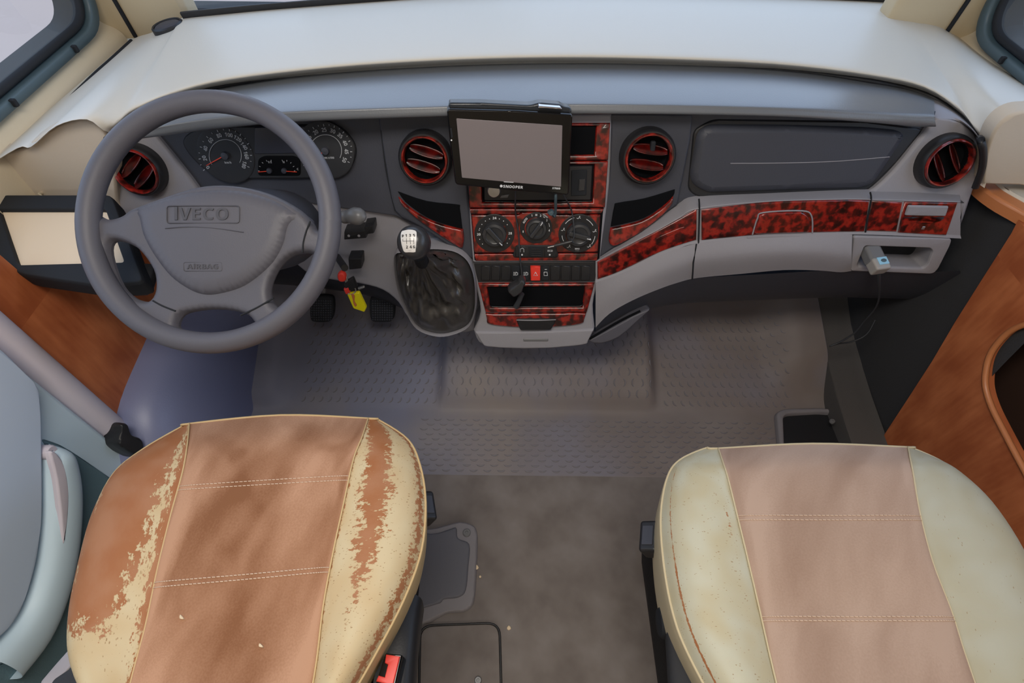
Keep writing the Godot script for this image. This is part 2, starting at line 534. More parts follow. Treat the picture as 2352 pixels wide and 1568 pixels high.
	grained(plain("plate_grey", C8(98, 98, 106), 0.55, 0.4), grain, 9.0, 0.015)
	plain("tray_cream", C8(226, 206, 180), 0.85, 0.2)
	plain("ground", C8(192, 166, 150), 0.85, 0.3)
	plain("ceiling", C8(226, 224, 218), 0.8)
	var g := plain("glass", Color(0.9, 0.95, 0.96, 0.06), 0.02, 0.5)
	g.transparency = BaseMaterial3D.TRANSPARENCY_ALPHA
	var e := plain("lamp_glow", C8(255, 250, 240), 0.5)
	e.emission_enabled = true; e.emission = C8(255, 246, 230); e.emission_energy_multiplier = 1.5

# ---------------------------------------------------------------- the place
var CP: Callable      # the dash's upright face
var BAND: Callable    # the passenger band of burr trim
var dash: Node3D

func _ready() -> void:
	# camera
	CB = Basis(Vector3.RIGHT, deg_to_rad(-52.0)) * Basis(Vector3.BACK, deg_to_rad(0.7))
	var cam := Camera3D.new()
	cam.name = "camera"; cam.fov = rad_to_deg(2.0 * atan(784.0 / F)); cam.near = 0.02
	cam.transform = Transform3D(CB, CO)
	add_child(cam); cam.current = true
	# sky and daylight
	var sm := ProceduralSkyMaterial.new()
	sm.sky_top_color = C8(164, 188, 222); sm.sky_horizon_color = C8(196, 210, 228)
	sm.ground_horizon_color = C8(200, 200, 204); sm.ground_bottom_color = C8(170, 168, 168)
	sm.sun_angle_max = 0.0; sm.sky_energy_multiplier = 1.5; sm.ground_energy_multiplier = 1.0
	var sky := Sky.new(); sky.sky_material = sm
	var env := Environment.new()
	env.background_mode = Environment.BG_SKY; env.sky = sky
	env.tonemap_mode = Environment.TONE_MAPPER_LINEAR
	env.tonemap_exposure = 1.0
	env.sdfgi_enabled = true; env.ssao_enabled = true; env.ssil_enabled = true
	var we := WorldEnvironment.new(); we.name = "world"; we.environment = env
	add_child(we)
	make_materials()
	font.font_names = PackedStringArray(["Droid Sans"]); font.font_weight = 700
	ceiling_lamp("ceiling_lamp", "white rectangular ceiling lamp above the cab seats", Vector3(-0.2, 1.93, -0.1), Vector2(0.9, 0.45), 1.35)
	ceiling_lamp("ceiling_lamp", "white rectangular ceiling lamp further back in the living area", Vector3(0.2, 1.93, 1.7), Vector2(0.9, 0.5), 1.0)

	CP = on(slope(0.985, 0.781, 0.83, 0.347))
	BAND = on(slope(0.905, 0.65, 0.89, 0.571))
	shell()
	deck_and_walls()
	cab_floor()
	dashboard()
	cluster()
	console()
	steering()
	controls()
	sat_nav()
	seats()
	side_things()

func ceiling_lamp(called: String, label: String, at: Vector3, size: Vector2, energy: float) -> void:
	var t := thing(called, label, "lamp", at)
	var a := MB.new(); a.rbox(Transform3D(Basis.IDENTITY, at), Vector3(size.x + 0.04, 0.03, size.y + 0.04), 0.01)
	obj("housing", a, M.ceiling, t)
	var b := MB.new(); b.rbox(Transform3D(Basis.IDENTITY, at - Vector3(0, 0.018, 0)), Vector3(size.x, 0.012, size.y), 0.004)
	obj("diffuser", b, M.lamp_glow, t)
	var l := AreaLight3D.new()
	l.name = "lamp_light"; l.area_size = size; l.light_energy = energy; l.light_color = C8(255, 248, 238)
	l.shadow_enabled = true; l.area_range = 8.0
	l.position = Vector3(0, -0.03, 0); l.rotation_degrees.x = -90
	t.add_child(l)

func box(mb: MB, lo: Vector3, hi: Vector3, r := 0.004) -> void:
	mb.rbox(Transform3D(Basis.IDENTITY, (lo + hi) / 2.0), (hi - lo).abs(), r)

# ---------------------------------------------------------------- room shell
func shell() -> void:
	var g := MB.new(); box(g, Vector3(-14, -1.0, -14), Vector3(14, -0.9, 14), 0.001); struct("ground", g, M.ground)
	var ow := MB.new(); box(ow, Vector3(1.3, -0.9, -6.0), Vector3(5.5, -0.88, 5.0), 0.01); struct("ground", ow, M.rubber)
	var f := MB.new(); box(f, Vector3(-1.1, -0.08, -1.75), Vector3(1.1, -0.012, 3.1)); struct("floor", f, M.mat)
	var c := MB.new(); box(c, Vector3(-1.2, 1.95, -1.2), Vector3(1.2, 2.0, 3.1)); struct("ceiling", c, M.ceiling)
	var b := MB.new(); box(b, Vector3(-1.2, -0.05, 3.05), Vector3(1.2, 2.0, 3.1)); struct("wall_back", b, M.wall_cream)
	for s in [-1.0, 1.0]:
		# side of the body: below the window, behind it, above it
		var w := MB.new()
		box(w, Vector3(s * 1.09, -0.05, -1.75), Vector3(s * 1.15, 0.765, 3.1))
		box(w, Vector3(s * 1.09, 0.76, -0.02), Vector3(s * 1.15, 2.0, 3.1))
		box(w, Vector3(s * 1.09, 1.6, -1.5), Vector3(s * 1.15, 2.0, 3.1))
		struct("wall_left" if s < 0 else "wall_right", w, M.wall_cream)
	# front bulkhead below the windscreen
	var q := MB.new()
	box(q, Vector3(-1.15, -0.05, -1.75), Vector3(1.15, 0.72, -1.69)); struct("wall_front", q, M.rubber)
	windows()

func windows() -> void:
	# side windows: a rounded dark frame with its pane, the rounded lower front corner in view
	for s in [-1.0, 1.0]:
		var wx: float = -1.083 if s < 0 else 1.083
		var pl := Plane(Vector3(-s, 0, 0), Vector3(wx, 0, 0))
		# outlines in (forward, height) on the wall
		var map := func(p: Vector2, h: float) -> Vector3: return Vector3(wx - s * h, p.y, -p.x)
		var o := rounded(PackedVector2Array([Vector2(0.05, 0.774), Vector2(1.435, 0.774), Vector2(1.435, 1.58), Vector2(0.05, 1.58)]), 0.1, 8)
		var mid := rounded(PackedVector2Array([Vector2(0.08, 0.800), Vector2(1.408, 0.800), Vector2(1.408, 1.55), Vector2(0.08, 1.55)]), 0.085, 8)
		var i := rounded(PackedVector2Array([Vector2(0.1, 0.817), Vector2(1.390, 0.817), Vector2(1.390, 1.535), Vector2(0.1, 1.535)]), 0.07, 8)
		var root := Node3D.new(); root.name = "window_1" if s < 0 else "window_2"; add_child(root); root.set_meta("kind", "structure")
		var a := MB.new(); frame(a, o, mid, map, 0.006, 0.022, 0.05, 0.0, 1); obj("window_frame", a, M.frame_teal, root)
		var b := MB.new(); frame(b, mid, i, map, 0.006, 0.012, 0.05, 0.0, 1); obj("window_seal", b, M.rubber, root)
		var c := MB.new(); slab(c, inset(i, -0.004), map, 0.001, 0.001, 0.003, 0.0); obj("pane", c, M.glass, root)
		for d in [0.52, 0.78, 1.03, 1.27]:
			var k := MB.new(); k.rbox(Transform3D(Basis.IDENTITY, Vector3(wx - s * 0.024, 0.79, -d)), Vector3(0.012, 0.016, 0.01), 0.003)
			obj("frame_clip", k, M.rubber, root)
		var _p := pl
	# windscreen
	var root := Node3D.new(); root.name = "window_3"; add_child(root); root.set_meta("kind", "structure")
	var lo := PackedVector3Array(); var hi := PackedVector3Array()
	for q in cr2(L([424, 40, 520, 30, 640, 19, 850, 3, 1050, -10, 1240, -17, 1450, -17, 1700, -10, 1900, -3, 2010, 2, 2062, 6]), 1, false):
		var foot := PH(q.x, q.y, 0.8) + Vector3(0, -0.002, -0.002)
		lo.append(foot); hi.append(Vector3(foot.x * 0.97, 1.75, foot.z + 0.3))
	var g := MB.new()
	var l2 := cr3(lo, 6); var h2 := cr3(hi, 6)
	var back_lo := PackedVector3Array(); var back_hi := PackedVector3Array()
	g.grid([l2, h2], Vector3(0, 0.3, 1)); obj("pane", g, M.glass, root)
	# dark printed border and rubber along the foot of the glass
	var f := MB.new()
	var rows := []
	for q in [[-0.01, 0.0], [0.0, 0.002], [0.017, 0.001], [0.019, 0.006], [0.017, 0.012]]:
		var r := PackedVector3Array()
		for i in l2.size(): r.append(l2[i].lerp(h2[i], q[0]) + Vector3(0, 0, 0.012 - q[1]))
		rows.append(r)
	f.grid(rows, Vector3(0, 0.3, 1)); obj("glass_seal", f, M.black, root)
	var hd := MB.new(); box(hd, Vector3(-1.15, 1.72, -1.5), Vector3(1.15, 2.0, -0.95), 0.02); struct("trim_3", hd, M.wall_cream)
	# wiper arm lying outside along the foot of the glass
	var w := thing("windscreen_wiper", "black wiper arm lying along the bottom of the windscreen", "wiper", Vector3(-0.55, 0.83, -1.62))
	var m := MB.new(); m.tube(PackedVector3Array([Vector3(-0.64, 0.83, -1.585), Vector3(-0.45, 0.835, -1.62), Vector3(-0.1, 0.85, -1.66)]), 0.009, 8, false, 0.6)
	obj("arm", m, M.black, w)
	var k := MB.new(); k.tube(PackedVector3Array([Vector3(-0.62, 0.86, -1.57), Vector3(-0.4, 0.868, -1.6), Vector3(-0.02, 0.88, -1.63)]), 0.006, 6, false, 1.6)
	obj("blade", k, M.rubber, w)

# ---------------------------------------------------------------- cream windscreen shelf, pillars and side linings
func deck_and_walls() -> void:
	var d := MB.new()
	# columns: back point, front point, heights at the back, 40 %, 75 %, 92 % and front
	var cols := [[[292, 97], [-60, 400], 0.747, 0.745, 0.74, 0.738, 0.735], [[318, 84], [40, 338], 0.754, 0.756, 0.762, 0.766, 0.768], [[345, 76], [72, 335], 0.763, 0.768, 0.773, 0.774, 0.772],
		[[372, 64], [130, 287], 0.774, 0.785, 0.80, 0.814, 0.818], [[395, 54], [200, 272], 0.785, 0.80, 0.82, 0.832, 0.832], [[412, 47], [250, 301], 0.793, 0.805, 0.815, 0.812, 0.80],
		[[425, 40], [300, 268], 0.80, 0.812, 0.818, 0.812, 0.785], [[520, 30], [380, 231], 0.80, 0.815, 0.825, 0.825, 0.795], [[640, 19], [520, 194], 0.80, 0.82, 0.83, 0.83, 0.803], [[850, 3], [760, 165], 0.80, 0.822, 0.833, 0.833, 0.806],
		[[1050, -10], [1000, 149], 0.80, 0.823, 0.835, 0.834, 0.808], [[1240, -17], [1240, 142], 0.80, 0.823, 0.835, 0.834, 0.808], [[1450, -17], [1480, 144], 0.80, 0.822, 0.833, 0.833, 0.807], [[1700, -10], [1780, 157], 0.80, 0.82, 0.83, 0.83, 0.804],
		[[1900, -3], [2000, 183], 0.80, 0.815, 0.825, 0.825, 0.80], [[2010, 2], [2130, 213], 0.80, 0.81, 0.815, 0.815, 0.79], [[2060, 6], [2215, 270], 0.80, 0.80, 0.805, 0.80, 0.78], [[2085, 14], [2262, 322], 0.793, 0.80, 0.80, 0.796, 0.785],
		[[2110, 22], [2298, 266], 0.785, 0.80, 0.82, 0.832, 0.832], [[2135, 30], [2336, 253], 0.774, 0.79, 0.81, 0.828, 0.838], [[2150, 40], [2440, 258], 0.747, 0.755, 0.78, 0.80, 0.82]]
	var rows := []
	for k in [[0.0, 2], [0.2, 3], [0.45, 3], [0.75, 4], [0.92, 5], [1.0, 6], [1.0, 7]]:
		var r := PackedVector3Array()
		for c in cols:
			var a := Vector2(c[0][0], c[0][1]).lerp(Vector2(c[1][0], c[1][1]), k[0])
			var h: float = c[mini(k[1], 6)]
			if k[0] == 0.2: h = lerpf(c[2], c[3], 0.6)
			var q := PH(a.x, a.y, h)
			if k[1] == 7: q += Vector3(0, -0.010, -0.004) if c[1][0] > 260 and c[1][0] < 2250 else Vector3(0, -0.002, 0)
			r.append(q)
		rows.append(r)
	loft(d, rows, 4, 5, Vector3.UP)
	tag(obj("windscreen_shelf", d, M.deck_cream), "broad cream moulded shelf between windscreen and grey dashboard", "shelf")
	# black gap between shelf and dashboard
	var s := MB.new()
	var path := PackedVector3Array()
	for q in cr2(L([240, 345, 252, 312, 300, 272, 380, 233, 520, 196, 760, 167, 1000, 151, 1240, 144, 1480, 146, 1780, 159, 2000, 186, 2125, 216, 2200, 262, 2240, 299, 2257, 338, 2256, 385, 2240, 430]), 5, false):
		path.append(PH(q.x, q.y, lerpf(0.80, 0.775, clampf((absf(q.x - 1240) - 760) / 240.0, 0, 1))) if q.y < 318 else PD(q.x, q.y, 0.917))
	s.tube(path, 0.0065, 8)
	tag(obj("gap_seal", s, M.black), "black rubber seal between cream shelf and grey dash top", "seal")
	# speakers
	for q in [[385, 60, "oval dark speaker cover at the left end of the cream shelf, by the windscreen pillar", 0.797], [2092, 17, "oval dark speaker cover at the right end of the cream shelf, by the windscreen pillar", 0.797]]:
		var at := PH(q[0], q[1], q[3] - 0.003)
		var t := thing("speaker_cover", q[2], "speaker", at, "dash speakers")
		var xf := Transform3D(Basis(Vector3.RIGHT, Vector3.FORWARD, Vector3.UP), at).rotated_local(Vector3.UP, -0.14 if q[0] < 1000 else 0.14)
		var a := MB.new(); a.lathe(PackedVector2Array([Vector2(0.037, -0.014), Vector2(0.037, 0.003), Vector2(0.034, 0.006), Vector2(0.0315, 0.004), Vector2(0.0315, 0.002)]), xf, 36); obj("rim", a, M.black, t)
		var b := MB.new(); b.lathe(PackedVector2Array([Vector2(0.032, 0.001), Vector2(0.028, 0.004), Vector2(0.015, 0.006), Vector2(0, 0.0065)]), xf, 36); obj("grille", b, M.dash_dark, t)
	# windscreen pillars: upright mouldings from the shelf to the roof
	for sd in [-1.0, 1.0]:
		var m := MB.new()
		var rr := []
		for y in [0.735, 0.9, 1.3, 1.95]:
			var lean: float = (y - 0.775) * 0.1
			var r := PackedVector3Array()
			for q in [[1.12, 1.43], [1.085, 1.444], [1.05, 1.452], [1.02, 1.456], [0.96, 1.455], [0.90, 1.453], [0.872, 1.458], [0.868, 1.475], [0.875, 1.52], [0.93, 1.55]]:
				r.append(Vector3(sd * q[0], y, -q[1] + lean))
			rr.append(r)
		m.grid(loft_rows(rr, 4, 3), Vector3(-sd, 0, 0.7))
		struct("trim_1" if sd < 0 else "trim_2", m, M.pillar_shaded)
		# joint between pillar and window lining
		var j := MB.new(); j.tube(PackedVector3Array([Vector3(sd * 1.03, 0.74, -1.455), Vector3(sd * 1.03, 1.3, -1.399)]), 0.005, 6); tag(obj("pillar_gap", j, M.rubber), "thin dark joint beside the %s windscreen pillar" % ("left" if sd < 0 else "right"), "joint")
		# dark joint between shelf and window ledge
		var e := MB.new()
		var ep := PackedVector3Array()
		for q in ([[302, 93, 0.752], [260, 132, 0.752], [215, 172, 0.751], [165, 218, 0.749], [110, 268, 0.747]] if sd < 0 else [[2146, 36, 0.752], [2190, 66, 0.752], [2240, 104, 0.752], [2300, 146, 0.752], [2352, 184, 0.752]]): ep.append(PH(q[0], q[1], q[2]))
		e.tube(cr3(ep, 4), PackedFloat32Array([0.004, 0.004, 0.004, 0.004, 0.004, 0.004, 0.004, 0.004, 0.0038, 0.0034, 0.003, 0.0026, 0.0022, 0.0018, 0.0014, 0.001, 0.0006]), 6); tag(obj("shelf_gap", e, M.rubber), "thin dark joint between the cream shelf and the %s window ledge" % ("left" if sd < 0 else "right"), "joint")
		# padded ledge below the window
		var l := MB.new()
		var lr := []
		for q in [[0.06, 0], [0.6, 0], [1.0, 0], [1.25, 0], [1.45, 0.0]]:
			var r := PackedVector3Array()
			for k in [[1.095, 0.79], [1.085, 0.775], [1.068, 0.762], [1.054, 0.745], [1.05, 0.71], [1.05, 0.62]]:
				r.append(Vector3(sd * (k[0] - q[1]), k[1], -q[0]))
			lr.append(r)
		loft(l, lr, 4, 4, Vector3(-sd, 1, 0))
		struct("trim_4" if sd < 0 else "trim_5", l, M.wall_cream)
	# cloth-covered end boxes below the shelf, left and right
	var zb := on(Plane(Vector3(0, 0, 1), Vector3(0, 0, -0.925)))
	var lb := MB.new()
	slab(lb, cr2(L([-60, 352, 10, 350, 50, 340, 68, 336, 72, 326, 100, 306, 140, 285, 175, 275, 205, 274, 228, 285, 246, 306, 262, 360, 272, 460, 266, 480, 100, 480, -80, 480]), 3), zb, 5.0, 0.006, 0.03)
	tag(obj("side_box", lb, M.beige_cloth), "beige cloth-covered end panel under the left window, hump-shaped along its top", "panel")
	var rb := MB.new()
	slab(rb, cr2(L([2256, 416, 2260, 370, 2268, 330, 2282, 296, 2306, 270, 2335, 256, 2370, 252, 2440, 256, 2450, 424, 2340, 422, 2262, 420]), 3), zb, 5.0, 0.006, 0.03)
	tag(obj("side_box", rb, M.beige_cloth), "beige cloth-covered end panel above the small wooden shelf on the right", "panel")
	# left tray: dark frame with a cream inlay, leaning back
	var tp := on(slope(0.88, 0.686, 0.69, 0.653))
	var tr := thing("side_tray", "dark framed side tray with a cream cloth inlay beside the steering wheel", "tray", PH(160, 560, 0.63))
	var a := MB.new()
	frame(a, rounded(L([-70, 452, 262, 452, 336, 652, 240, 662, 60, 636, 20, 620, -40, 560]), 14, 3), rounded(L([-50, 486, 246, 486, 289, 606, 240, 607, 52, 612, 46, 608, 4, 488]), 6, 3), tp, 4.0, 0.008, 0.03, 0.0, 3); obj("tray_frame", a, M.rubber, tr)
	var b := MB.new(); slab(b, L([-60, 480, 250, 480, 296, 612, 48, 618, 2, 482]), tp, 2.0, 0.002, 0.01, -0.004); obj("inlay", b, M.tray_cream, tr)
	var c := MB.new(); slab(c, cr2(L([20, 628, 60, 638, 170, 645, 336, 648, 340, 676, 250, 674, 200, 668, 150, 656, 60, 648, 30, 640]), 3), on(slope(0.69, 0.653, 0.715, 0.55)), 2.0, 0.003, 0.04); obj("lip", c, M.black, tr)
	for x in [3, 104]:
		var h := MB.new(); h.tube(PackedVector3Array([zb.call(Vector2(x - 5, 440), 0.006), zb.call(Vector2(x - 3, 434), 0.016), zb.call(Vector2(x + 5, 440), 0.018), zb.call(Vector2(x + 6, 452), 0.012)]), 0.0035, 6)
		tag(obj("cup_hook", h, M.wall_cream), "small cream hook over the black edge, %s" % ("at the picture's left border" if x < 50 else "the one nearer the steering wheel"), "hook")

# ---------------------------------------------------------------- floor
func mat_h(x: float, d: float) -> float:
	var h := 0.0
	if d > 0.80: h += (d - 0.80) * 0.36
	h += 0.9 * maxf(0.0, d - 1.14) * clampf((d - 1.14) / 0.1, 0.0, 1.0)
	var front := smoothstep(0.79, 0.83, d)
	# raised tunnel in the middle
	var c := 0.042 * front * (1.0 - smoothstep(0.292, 0.325, absf(x - 0.052)))
	h += c * clampf((d - 0.78) / 0.12, 0.0, 1.0) + c * 0.25
	# lips at both sides
	h += 0.06 * front * smoothstep(0.68, 0.80, x) * smoothstep(0.83, 0.95, d)
	h += 0.03 * front * smoothstep(0.70, 0.76, -x)
	return h
func cab_floor() -> void:
	var t := thing("floor_mat", "grey moulded rubber floor mat covering the cab floor and footwells", "floor mat")
	var m := MB.new()
	var rows := []
	var ds := []
	var d := -1.2
	while d < 1.45:
		ds.append(d); d += 0.2 if d < 0.4 else (0.03 if d < 0.72 else 0.012)
	for dd in ds:
		var r := PackedVector3Array()
		for i in 161: r.append(Vector3(-0.95 + 1.815 * i / 160.0, mat_h(-0.95 + 1.815 * i / 160.0, dd), -dd))
		rows.append(r)
	var cut := 0
	while ds[cut] < 0.56: cut += 1
	m.grid(rows.slice(cut), Vector3.UP)
	obj("mat_sheet", m, M.mat_light_tint, t)
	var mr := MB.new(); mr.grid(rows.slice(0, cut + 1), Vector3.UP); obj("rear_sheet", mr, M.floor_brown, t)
	# moulded tread: short curved ribs
	var g := MB.new()
	var rib := func(x: float, dd: float, turn: float, size: float, arc: float) -> void:
		var p := PackedVector3Array()
		for k in 6:
			var a: float = turn + (k / 5.0 - 0.5) * arc
			var q := Vector2(x, dd) + Vector2(cos(a), sin(a)) * size - Vector2(cos(turn), sin(turn)) * size * 0.7
			p.append(Vector3(q.x, mat_h(q.x, q.y) + 0.0008, -q.y))
		g.tube(p, PackedFloat32Array([0.0006, 0.0016, 0.002, 0.002, 0.0016, 0.0006]), 4, false, 1.0, false)
	for j in 9:
		for i in 23:
			rib.call(-0.235 + i * 0.026 + (0.013 if j % 2 else 0.0), 0.835 + j * 0.026, PI if (i + j) % 2 else 0.0, 0.011, 2.1)
	for j in 10:
		for i in 16: rib.call(-0.66 + i * 0.0255 + (0.013 if j % 2 else 0.0), 0.825 + j * 0.027, -0.6, 0.012, 1.7)
		for i in 15: rib.call(0.40 + i * 0.0245 + (0.012 if j % 2 else 0.0), 0.825 + j * 0.027, -2.5, 0.012, 1.7)
	for j in 11:
		for i in 27: rib.call(-0.30 + i * 0.037 + (0.018 if j % 2 else 0.0), 0.615 + j * 0.0155, -PI / 2, 0.016, 1.5)
	var go := obj("tread_ribs", g, M.mat, t); go.set_meta("kind", "stuff")
	# driver's wheel arch, smooth navy moulding
	var a := MB.new()
	var ar := []
	for q in [[0.50, 0.62], [0.56, 0.86], [0.64, 1.0], [0.78, 1.06], [0.92, 1.1], [1.04, 1.1], [1.15, 1.1]]:
		var r := PackedVector3Array()
		for k in [[-0.96, 0.295], [-0.92, 0.29], [-0.88, 0.27], [-0.845, 0.225], [-0.82, 0.165], [-0.805, 0.09], [-0.80, -0.01]]:
			r.append(Vector3(k[0], k[1] * (q[1] if k[1] > 0 else 1.0), -q[0]))
		ar.append(r)
	var side := []
	loft(a, ar, 4, 4, Vector3(0.3, 1, 0.2))
	tag(obj("wheel_arch", a, M.arch_navy), "smooth navy wheel arch cover left of the driver's footwell", "arch cover")
	# sill on the passenger's side with a screw
	var s := thing("door_sill", "dark grey sill along the right edge of the passenger footwell", "sill", Vector3(0.92, 0, -0.85))
	var sm := MB.new()
	var sr := []
	for dd in [0.60, 0.66, 0.9, 1.1, 1.3]:
		var r := PackedVector3Array()
		for k in [[0.862, -0.01], [0.864, 0.044], [0.868, 0.05], [0.89, 0.051], [0.92, 0.052], [0.945, 0.052], [0.962, 0.054]]: r.append(Vector3(k[0], k[1] + (maxf(0, dd - 0.8) * 0.36 + maxf(0, dd - 1.14) * 0.6 if k[1] > 0 else 0.0), -dd))
		sr.append(r)
	loft(sm, sr, 4, 3, Vector3.UP); obj("sill_cover", sm, M.sill_grey, s)
	screw(s, PH(1912, 967, 0.053), 0.007)
	# well with a raised lip ahead of the passenger seat
	var w := thing("floor_well", "black recessed floor well with a raised lip ahead of the cream seat", "floor cover", PH(1880, 985, 0))
	var lv := on(level(0.004))
	var wa := MB.new(); frame(wa, rounded(L([1778, 950, 1800, 942, 1876, 940, 1990, 948, 2000, 1060, 1788, 1060]), 10, 3), rounded(L([1796, 962, 1806, 956, 1874, 952, 1984, 958, 1990, 1050, 1800, 1050]), 8, 3), lv, 4.0, 0.014, 0.01, 0.0, 2); obj("well_lip", wa, M.mat, w)
	var wb := MB.new(); slab(wb, L([1790, 950, 1990, 950, 1996, 1058, 1794, 1058]), lv, 1.0, 0.001, 0.004); obj("well_bottom", wb, M.black, w)
	# base plate beside the driver's seat
	var bp := thing("seat_base_plate", "dark grey plastic cover plate with a screw, on the floor right of the driver's seat", "cover plate", PH(1030, 1310, 0))
	var lv2 := on(level(0.002))
	var o := cr2(L([900, 1214, 980, 1216, 1012, 1210, 1050, 1200, 1078, 1203, 1096, 1222, 1096, 1290, 1091, 1370, 1082, 1395, 1062, 1406, 1030, 1408, 1005, 1420, 975, 1432, 900, 1432]), 4)
	var pa := MB.new(); slab(pa, o, lv2, 5.0, 0.01, 0.004); obj("plate_rim", pa, M.mat, bp)
	var pb := MB.new(); slab(pb, cr2(L([890, 1224, 990, 1226, 1030, 1216, 1048, 1212, 1052, 1236, 1078, 1250, 1076, 1300, 1070, 1355, 1052, 1372, 1020, 1376, 1000, 1388, 890, 1400]), 4), on(level(0.0125)), 4.0, 0.005, 0.004); obj("plate_top", pb, M.plate_grey, bp)
	screw(bp, PH(1072, 1223, 0.014), 0.010)
	# hatch with a black seal
	var ht := thing("floor_hatch", "brown-grey floor hatch with a black rubber seal, between the seats at the bottom edge", "hatch", PH(1060, 1540, 0))
	var ho := rounded(L([962, 1434, 1150, 1427, 1158, 1720, 958, 1720]), 34, 6)
	var ha := MB.new(); frame(ha, ho, inset(ho, 6.0), lv2, 2.0, 0.005, 0.003, 0.0, 2); obj("hatch_seal", ha, M.black, ht)
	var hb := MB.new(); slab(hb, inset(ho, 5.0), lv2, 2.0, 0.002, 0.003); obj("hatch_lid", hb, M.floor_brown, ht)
	screw(ht, PH(1098, 1562, 0.005), 0.008)
	# crumbs of torn leather on the floor
	for q in [[1095, 1303, 5], [1103, 1324, 3], [1169, 1442, 5]]:
		var cm := MB.new(); slab(cm, cr2(L([q[0] - q[2], q[1], q[0], q[1] - q[2] * 1.3, q[0] + q[2], q[1] + 1, q[0] - 1, q[1] + q[2]]), 2), on(level(0.006 if q[0] < 1150 else 0.001)), 1.0, 0.002, 0.001)
		tag(obj("leather_crumb", cm, M.thread), ["pale leather flake on the edge of the cover plate", "tiny pale flake just right of the cover plate", "round pale spot of dirt above the floor hatch corner"][[1095, 1103, 1169].find(q[0])], "debris")
func screw(parent: Node3D, at: Vector3, r: float) -> void:
	var m := MB.new()
	m.lathe(PackedVector2Array([Vector2(r, -0.004), Vector2(r, 0.001), Vector2(r * 0.8, 0.003), Vector2(r * 0.4, 0.003), Vector2(r * 0.35, 0.0), Vector2(0, 0)]), Transform3D(Basis(Vector3.RIGHT, Vector3.FORWARD, Vector3.UP), at), 16)
	obj("screw", m, M.knob_grey, parent)

# ---------------------------------------------------------------- dashboard
func air_vent(parent: Node3D, c: Vector2, r: float, vane_turn: float, tab: bool, map: Callable, squash := 1.0) -> void:
	# dark rounded bezel, burr ring, black funnel and two tilted burr vanes
	var k := sc(map, c) * r
	var xf := fr(map, c, 0.012)
	var a := MB.new()
	a.lathe(PackedVector2Array([Vector2(k, -0.02), Vector2(k, 0.002), Vector2(k * 0.97, 0.010), Vector2(k * 0.91, 0.014), Vector2(k * 0.86, 0.014)]), xf, 44, 1.0, squash)
	var v := obj("air_vent", a, M.black, parent)
	var b := MB.new()
	b.lathe(PackedVector2Array([Vector2(k * 0.87, 0.010), Vector2(k * 0.86, 0.0155), Vector2(k * 0.83, 0.0185), Vector2(k * 0.79, 0.0185), Vector2(k * 0.755, 0.0155), Vector2(k * 0.74, 0.008), Vector2(k * 0.735, -0.006)]), xf, 44, 1.0, squash)
	obj("vent_ring", b, M.burl, v)
	var d := MB.new()
	d.lathe(PackedVector2Array([Vector2(k * 0.74, 0.006), Vector2(k * 0.72, -0.006), Vector2(k * 0.6, -0.009), Vector2(0, -0.010)]), xf, 32, 1.0, squash)
	obj("vent_funnel", d, M.black_void, v)
	for s in [-1.0, 1.0]:
		var vf := Transform3D(xf.basis.rotated(xf.basis.z, vane_turn), xf.origin)
		var m := MB.new()
		var rows := []
		for j in 3:      # a lens-shaped flap, tilted about its long axis
			var row := PackedVector3Array()
			for i in 13:
				var x := (i / 12.0 - 0.5) * 2.0
				var half := k * (0.115 if absf(vane_turn) < 0.5 else 0.17) * sqrt(maxf(0.0, 1.0 - x * x * 0.9)) + 0.001
				var y := (j - 1.0) * half
				row.append(vf * Vector3(x * k * 0.62, s * k * 0.27 + y, 0.006 - y * 1.1 + 0.002 * (1 - absf(j - 1.0))))
			rows.append(row)
		m.grid(loft_rows(rows, 1, 4), xf.basis.z)
		var lo := PackedVector3Array(); var hi: PackedVector3Array = rows[2]
		m.tube(rows[2], 0.0016, 6); m.tube(rows[0], 0.0014, 6)
		obj("vane", m, M.burl_dark, v)
	if tab:
		var tf := xf.translated_local(Vector3(0.006, k * 0.38, 0.004))
		var m := MB.new(); m.rbox(tf, Vector3(0.010, 0.02, 0.012), 0.003); obj("vane_tab", m, M.rubber, v)

